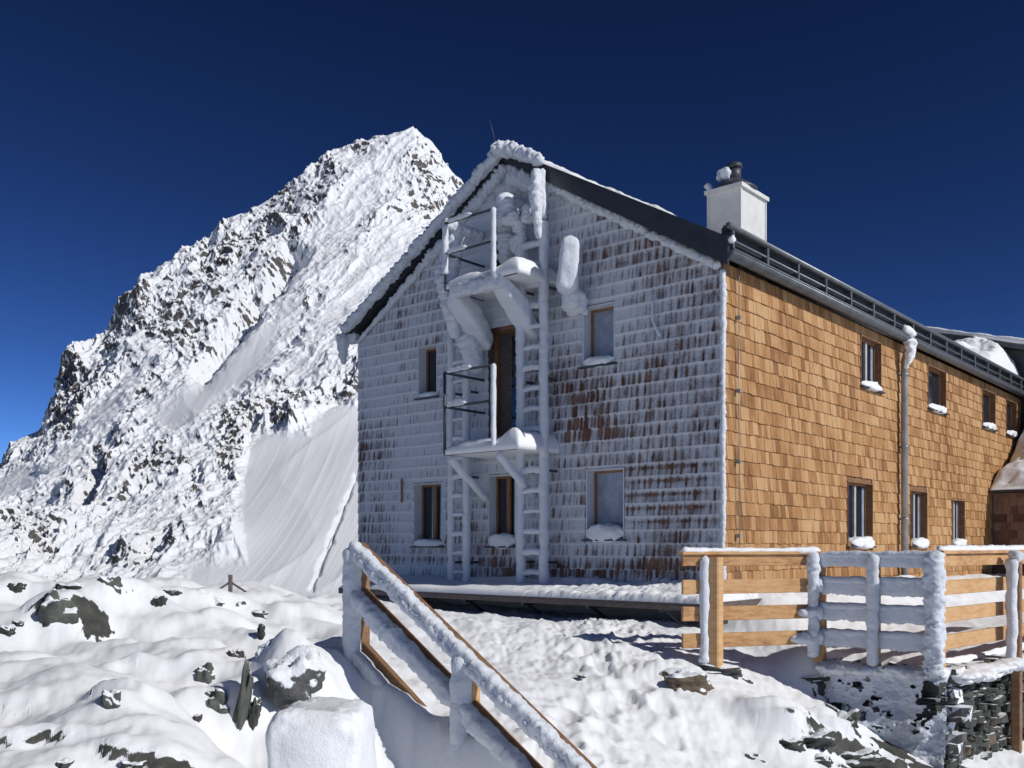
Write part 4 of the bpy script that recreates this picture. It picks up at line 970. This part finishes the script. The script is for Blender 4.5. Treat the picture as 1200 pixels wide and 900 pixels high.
# ---------------------------------------------------------------- timber fence on the terrace
fence = empty('timber_fence', (3.3, 10.7, -1.2)); tag(fence, 'post and rail timber fence on the terrace, orange boards partly buried in white rime', 'fence')
FA = Vector((1.83, 10.29, 0)); FB = Vector((3.47, 10.79, 0)); FC = Vector((4.47, 10.05, 0)); FE = FC + Vector((.73, .683, 0)).normalized() * 5
def fpost(p, zt, zb_, w, mat='larch_board', off=(0, 0)):
    m = MB(); q = Vector((p[0] + off[0], p[1] + off[1], 0)); m.beam(q + Vector((0, 0, zb_)), q + Vector((0, 0, zt)), w, w, up=(FC - FB).normalized()); return m.build('post', mat, fence)
def frail(a, b, z, h, mat='larch_board', th=.045, name='rail'):
    m = MB(); m.beam(Vector((a[0], a[1], z)), Vector((b[0], b[1], z)), th, h, tint=random.random()); return m.build(name, mat, fence)
RZ = [-.15, -.44, -.73, -1.02]; RH = [.13, .155, .155, .155]
for z, h in zip(RZ, RH): frail(FA, FB, z, h)
m = MB(); m.beam(FA + Vector((-.02, 0, -.075)), FB + Vector((0, 0, -.075)), .12, .035, tint=.6); cr = m.build('cap_rail', 'larch_board', fence)
rime_multi('snow', [([FA + Vector((-.02, -.02, -.05)), FB + Vector((0, -.02, -.05))], .035, dict(amp=.5, wind=.3))], 'snow', cr)
dA = (FB - FA).normalized(); nA = Vector((dA.y, -dA.x, 0))        # towards the camera
p1 = at(838, 700, 10.33); 
po = fpost((p1.x, p1.y), -.12, -1.3, .14); rime_multi('rime', [([Vector((p1.x - .105, p1.y + .0, -1.28)), Vector((p1.x - .105, p1.y, -.1))], .05, dict(amp=.45, wind=.5))], 'rime', po)
# snow resting on the rails seen through
for (z, k0, k1, r) in ((-.44, .3, .75, .04), (-.73, .55, .95, .02)):
    pass
po = fpost(FB, -.1, -1.3, .12)
wl = Vector((WIND[0], WIND[1], 0))
rime_multi('rime', [([FB + wl * .07 + Vector((-.05, -.03, -1.25)), FB + wl * .07 + Vector((-.05, -.03, -.06))], .055, dict(amp=.45, wind=.6, seg=16, sub=22, ds=.018))], 'rime', po)
rime_multi('rime_lumps', [([FB - dA * (.1 + .35 * k) + nA * .04 + Vector((0, 0, z - .01)), FB - dA * .02 + nA * .05 + Vector((0, 0, z))], [.03, .09], dict(amp=.5, wind=.7)) for z, k in zip(RZ[1:], (.3, .6, .9))], 'rime', fence)
# middle bay: faces the wind, thickly rimed and shaded
for z, h in zip(RZ, RH):
    b = frail(FB, FC, z, h)
    rime_multi('rime', [([FB + wl * .05 + Vector((0, 0, z + .0)), FC + wl * .05 + Vector((0, 0, z + .0))], h * .60, dict(amp=.26, wind=.2, seg=20, sub=15, ds=.02, sq=True, flat=(wl, .42))),
                        ([FB + wl * .05 + Vector((0, 0, z + h * .4)), FC + wl * .05 + Vector((0, 0, z + h * .45))], .04, dict(amp=.5, wind=.2))], 'rime', b)
pm = FB + (FC - FB) * .5
po = fpost(pm, -.1, -1.35, .1, off=(wl.x * .06, wl.y * .06)); rime_multi('rime', [([pm + wl * .13 + Vector((0, 0, -1.3)), pm + wl * .13 + Vector((0, 0, -.08))], .065, dict(amp=.3, wind=.3, seg=16, sub=18, ds=.02, flat=(wl, .7)))], 'rime', po)
po = fpost(FC, -.06, -1.4, .13); rime_multi('rime', [([FC + wl * .09 + Vector((0, 0, -1.38)), FC + wl * .09 + Vector((0, 0, -.04))], .082, dict(amp=.45, wind=.5, seg=18, sub=24, ds=.016))], 'rime', po)
# right bay, lit
for z, h in zip(RZ, RH): frail(FC, FE, z, h, 'larch_board')
m = MB(); m.beam(FC + Vector((0, 0, -.065)), FE + Vector((0, 0, -.065)), .12, .035); cr = m.build('cap_rail', 'larch_board', fence)
rime_multi('snow', [([FC + Vector((0, 0, -.035)), FE + Vector((0, 0, -.035))], .04, dict(amp=.5, wind=.2))], 'snow', cr)
dR = (FE - FC).normalized(); nR = Vector((dR.y, -dR.x, 0))
for t_, zb_ in ((1.72, -2.5), (3.9, -2.5)):
    p = FC + dR * t_ + nR * .17
    po = fpost(p, -.1, zb_, .11, 'brown_board'); rime_multi('rime', [([p + wl * .07 + Vector((-.03, 0, -1.35)), p + wl * .07 + Vector((-.03, 0, -.12))], .055, dict(amp=.4, wind=.5)), ([p + Vector((-.05, -.05, -.2)), p + Vector((0, -.02, -.06))], [.05, .09], dict(amp=.4))], 'rime', po)
p = FC + dR * .6
# ---------------------------------------------------------------- dry stone wall below the fence
wallr = empty('dry_stone_wall', (TC[0], TC[1], -2.4)); tag(wallr, 'dark dry stone retaining wall under the fence, rime on its shaded face', 'wall')
def stones(a, b, z0, z1, seed, hmin=.04, hmax=.12, depth=.2, skip=0., out=0.):
    rnd = random.Random(seed); m = MB(); a = np.array(a); b = np.array(b); L = np.linalg.norm(b - a); d = (b - a) / L; n = np.array([d[1], -d[0]])
    z = z0
    while z < z1:
        h = rnd.uniform(hmin, hmax); x = rnd.uniform(-.1, 0)
        while x < L:
            w = rnd.uniform(.08, .36); hh = h * rnd.uniform(.8, 1.0); o = out + rnd.uniform(-.08, .03) - .10 * (z - z0) / (z1 - z0)
            if rnd.random() > skip:
                # irregular slab
                vs2 = []; til = rnd.uniform(-.03, .03)
                for zz in (z, z + hh):
                    for (xx, dd) in ((x + .0, o - depth), (x, o * 1.0 - .02), (x + w * .25, o + rnd.uniform(0, .03)), (x + w * .7, o + rnd.uniform(0, .03)), (x + w - .01, o - .02), (x + w - .01, o - depth)):
                        xx += rnd.uniform(-.015, .015); q = a + d * xx + n * (dd + rnd.uniform(-.01, .01)); vs2.append((q[0], q[1], zz + rnd.uniform(-.016, .016) + til * (xx - x) / w))
                m.add(vs2, [(5, 4, 3, 2, 1, 0), (6, 7, 8, 9, 10, 11)] + [(i, (i + 1) % 6, 6 + (i + 1) % 6, 6 + i) for i in range(6)], rnd.random())
            x += w
        z += h
    return m
def backing(a, b):
    d = (b - a) / np.linalg.norm(b - a); n = np.array([d[1], -d[0]]); m = MB(); q = []
    for z, o in ((-3.2, -.04), (-1.40, -.16)):
        for p, oo in ((a, o), (b, o), (b, -.35), (a, -.35)): q.append((p[0] + n[0] * oo + (d[0] * .1 if p is a else 0), p[1] + n[1] * oo + (d[1] * .1 if p is a else 0), z))
    m.hexa(q); m.build('core', 'wall_stone', wallr)
backing(TC, TE)
stones(TC, TE, -3.2, -1.33, 4, .02, .11, .3, 0., .04).build('sunny_face', 'wall_stone', wallr)
stones(TC + np.array([.3, .35]), TC + np.array([.73, .683]) * 5, -2.3, -1.7, 14, .05, .14, .25, .75, .05).build('brown_stones', 'rock_brown', wallr)
stones(TA - (TC - TA) * .15, TC, -3.0, -1.36, 6, .05, .13).build('shaded_face', 'rock_rimed', wallr)
nrm1 = Vector(((TC - TA)[1], -(TC - TA)[0], 0)).normalized(); TA3 = Vector((*TA, 0)); TC3 = Vector((*TC, 0))
rime_multi('coping_snow', [([TA3 + (TC3 - TA3) * .1 + nrm1 * .0 + Vector((0, 0, -1.36)), TC3 + nrm1 * -.02 + Vector((0, 0, -1.32))], .12, dict(amp=.9, sub=5, wind=.3, seg=20, flat=((0, 0, 1), .45))),
                           ([TC3 + Vector((.1, 0.05, -1.38)), TC3 + Vector((1.7, 1.6, -1.36))], [.17, .15], dict(amp=.9, sub=4, wind=.0, seg=20, flat=((0, 0, 1), .4))),
                           ([TC3 + Vector((1.7, 1.6, -1.36)), TC3 + Vector((5, 4.68, -1.36))], .1, dict(amp=.6, sub=6, wind=.0, seg=16))], 'snow', wallr)

def face_rime():
    L = float(np.linalg.norm(TC - TA)) * 1.12; a = np.linspace(0, L, 330); b = np.linspace(-2.75, -1.27, 290); A, Z = np.meshgrid(a, b)
    k = (Z + 2.75) / 1.48; d = (TC - TA) / np.linalg.norm(TC - TA); n = np.array([d[1], -d[0]]); o0 = TA - d * (L - np.linalg.norm(TC - TA))
    nn = fbm(A * 2.6, Z * 3.4, 1., 4); n2 = fbm(A * 11, Z * 16, 5., 3)
    out = .03 + .14 * nn + .03 * n2 + .42 * (1 - k) ** 1.5 + .10 * np.exp(-((k - .55) / .08) ** 2) * (.5 + nn) - .12 * sstep(.9, 1., k)
    keep = (nn + .75 * n2 < .22 + .25 * sstep(.75, .95, k)) | (k < .12)
    X = o0[0] + d[0] * A + n[0] * out; Y = o0[1] + d[1] * A + n[1] * out
    P = np.stack([X, Y, Z], -1).reshape(-1, 3); fc = grid_faces(290, 330); q = keep.ravel()[fc].all(1); fc = fc[q]
    used = np.unique(fc); mp = -np.ones(len(P), int); mp[used] = np.arange(len(used))
    mesh_np('face_rime', P[used], mp[fc], 'rime', wallr, True)
face_rime()
# ---------------------------------------------------------------- stair handrail in front
hr = empty('stair_handrail', (-.3, 6.6, -1.6)); tag(hr, 'snow caked timber handrail sloping down beside the steps', 'handrail')
def rp(s, z): return Vector((RA[0] + RD[0] * s, RA[1] + RD[1] * s, -.735 * s + z))
nH = Vector((RD[1], -RD[0], 0)).normalized()       # camera-left side
def hrail(s0, s1, z, w, h, spec, lab=None):
    m = MB(); m.beam(rp(s0, z) - nH * .02, rp(s1, z) - nH * .02, w, h, tint=.4); b = m.build('rail', 'brown_board', hr)
    rime_multi('rime', [([rp(s0, z + dz) + nH * o, rp(s1, z + dz) + nH * o], r, dict(kw)) for dz, o, r, kw in spec], 'rime', b)
hrail(-.03, 3.3, -.02, .11, .07, [(.005, .03, .056, dict(amp=.30, wind=.3, seg=24, sub=13, ds=.014, sq=True)), (-.02, .045, .042, dict(amp=.55, wind=.5, seg=18, sub=26, ds=.014))])
hrail(0, 3.3, -.36, .05, .12, [(-.01, .04, .062, dict(amp=.32, wind=.3, seg=20, sub=14, ds=.016, sq=True))])
hrail(0, 1.5, -.78, .05, .12, [(-.05, .04, .05, dict(amp=.35, wind=.4, seg=20, sub=14, ds=.016, sq=True))])
for s in (0., 1.0, 2.15, 3.2):
    m = MB(); a = rp(s, 0); m.beam(Vector((a.x, a.y, a.z - 1.4)) - nH * .03, Vector((a.x, a.y, a.z - .05)) - nH * .03, .11, .09, up=nH); p_ = m.build('post', 'brown_board' if s < .5 else 'larch_board', hr)
    rime_multi('rime', [([Vector((a.x, a.y, a.z - 1.3)) + nH * .04 + Vector((-.01, 0, 0)), Vector((a.x, a.y, a.z + .0)) + nH * .04], .065, dict(amp=.3, wind=.45, seg=16, sub=15, ds=.02))], 'rime', p_)

# ---------------------------------------------------------------- rocks
def rock(px, py, D, rx, ry, rz, mat, lab, seed, rot=0., sharp=.35, amp=.3, tilt=(0, 0)):
    p = at(px, py, D); z = p.z
    o = lump('rock', (0, 0, 0), (rx, ry, rz), mat, None, seed, amp, 1.9, n=(34, 24), rot=rot, sharp=sharp)
    o.location = (p.x, p.y, z); o.rotation_euler = (tilt[0], tilt[1], 0)
    return tag(o, lab, 'rock', 'rocks poking through the snow')
for rk_, best in zip(RK, RPOS):
    px, py, D, rx, ry, rz, mat, lab, seed, rot, tilt = rk_
    k = best / D
    rock(px, py, best, rx * k, ry * k, rz * k, mat, lab, seed, rot, .3, .3, tilt)
b = lump('snow_block', (0, 0, 0), (.27, .30, .44), 'snow', None, 41., .09, 1.6, n=(64, 44), sharp=.62); q = at(380, 918, 5.4); b.location = q
tag(b, 'square snow covered stone block beside the foot of the steps', 'block')

# little marker post and red board on the crest
_c = at(270, 694, 10.6); _c.z = gz(_c.x, _c.y) + .04
mp_ = empty('marker_post', _c); tag(mp_, 'tiny braced wooden marker post on the snow crest', 'post')
m = MB(); c = _c; m.beam(c + Vector((0, 0, -.2)), c + Vector((0, 0, .16)), .04, .04); m.build('post', 'grey_wood', mp_)
for sx in (-1, 1):
    m = MB(); m.beam(c + Vector((.0, 0, .08)), c + Vector((sx * .17, 0, -.03)), .015, .02); m.build('brace', 'grey_wood', mp_)
m = MB(); c = at(28, 689, 10.2); c.z = max(gz(c.x - .15, c.y), gz(c.x + .15, c.y), gz(c.x, c.y)) + .012; m.beam((c.x - .17, c.y, c.z), (c.x + .17, c.y, c.z + .005), .05, .025, tint=.5); o = m.build('plank', 'red_board', None, loc=tuple(c))
tag(o, 'thin red board lying on the snow crest at the far left', 'plank')
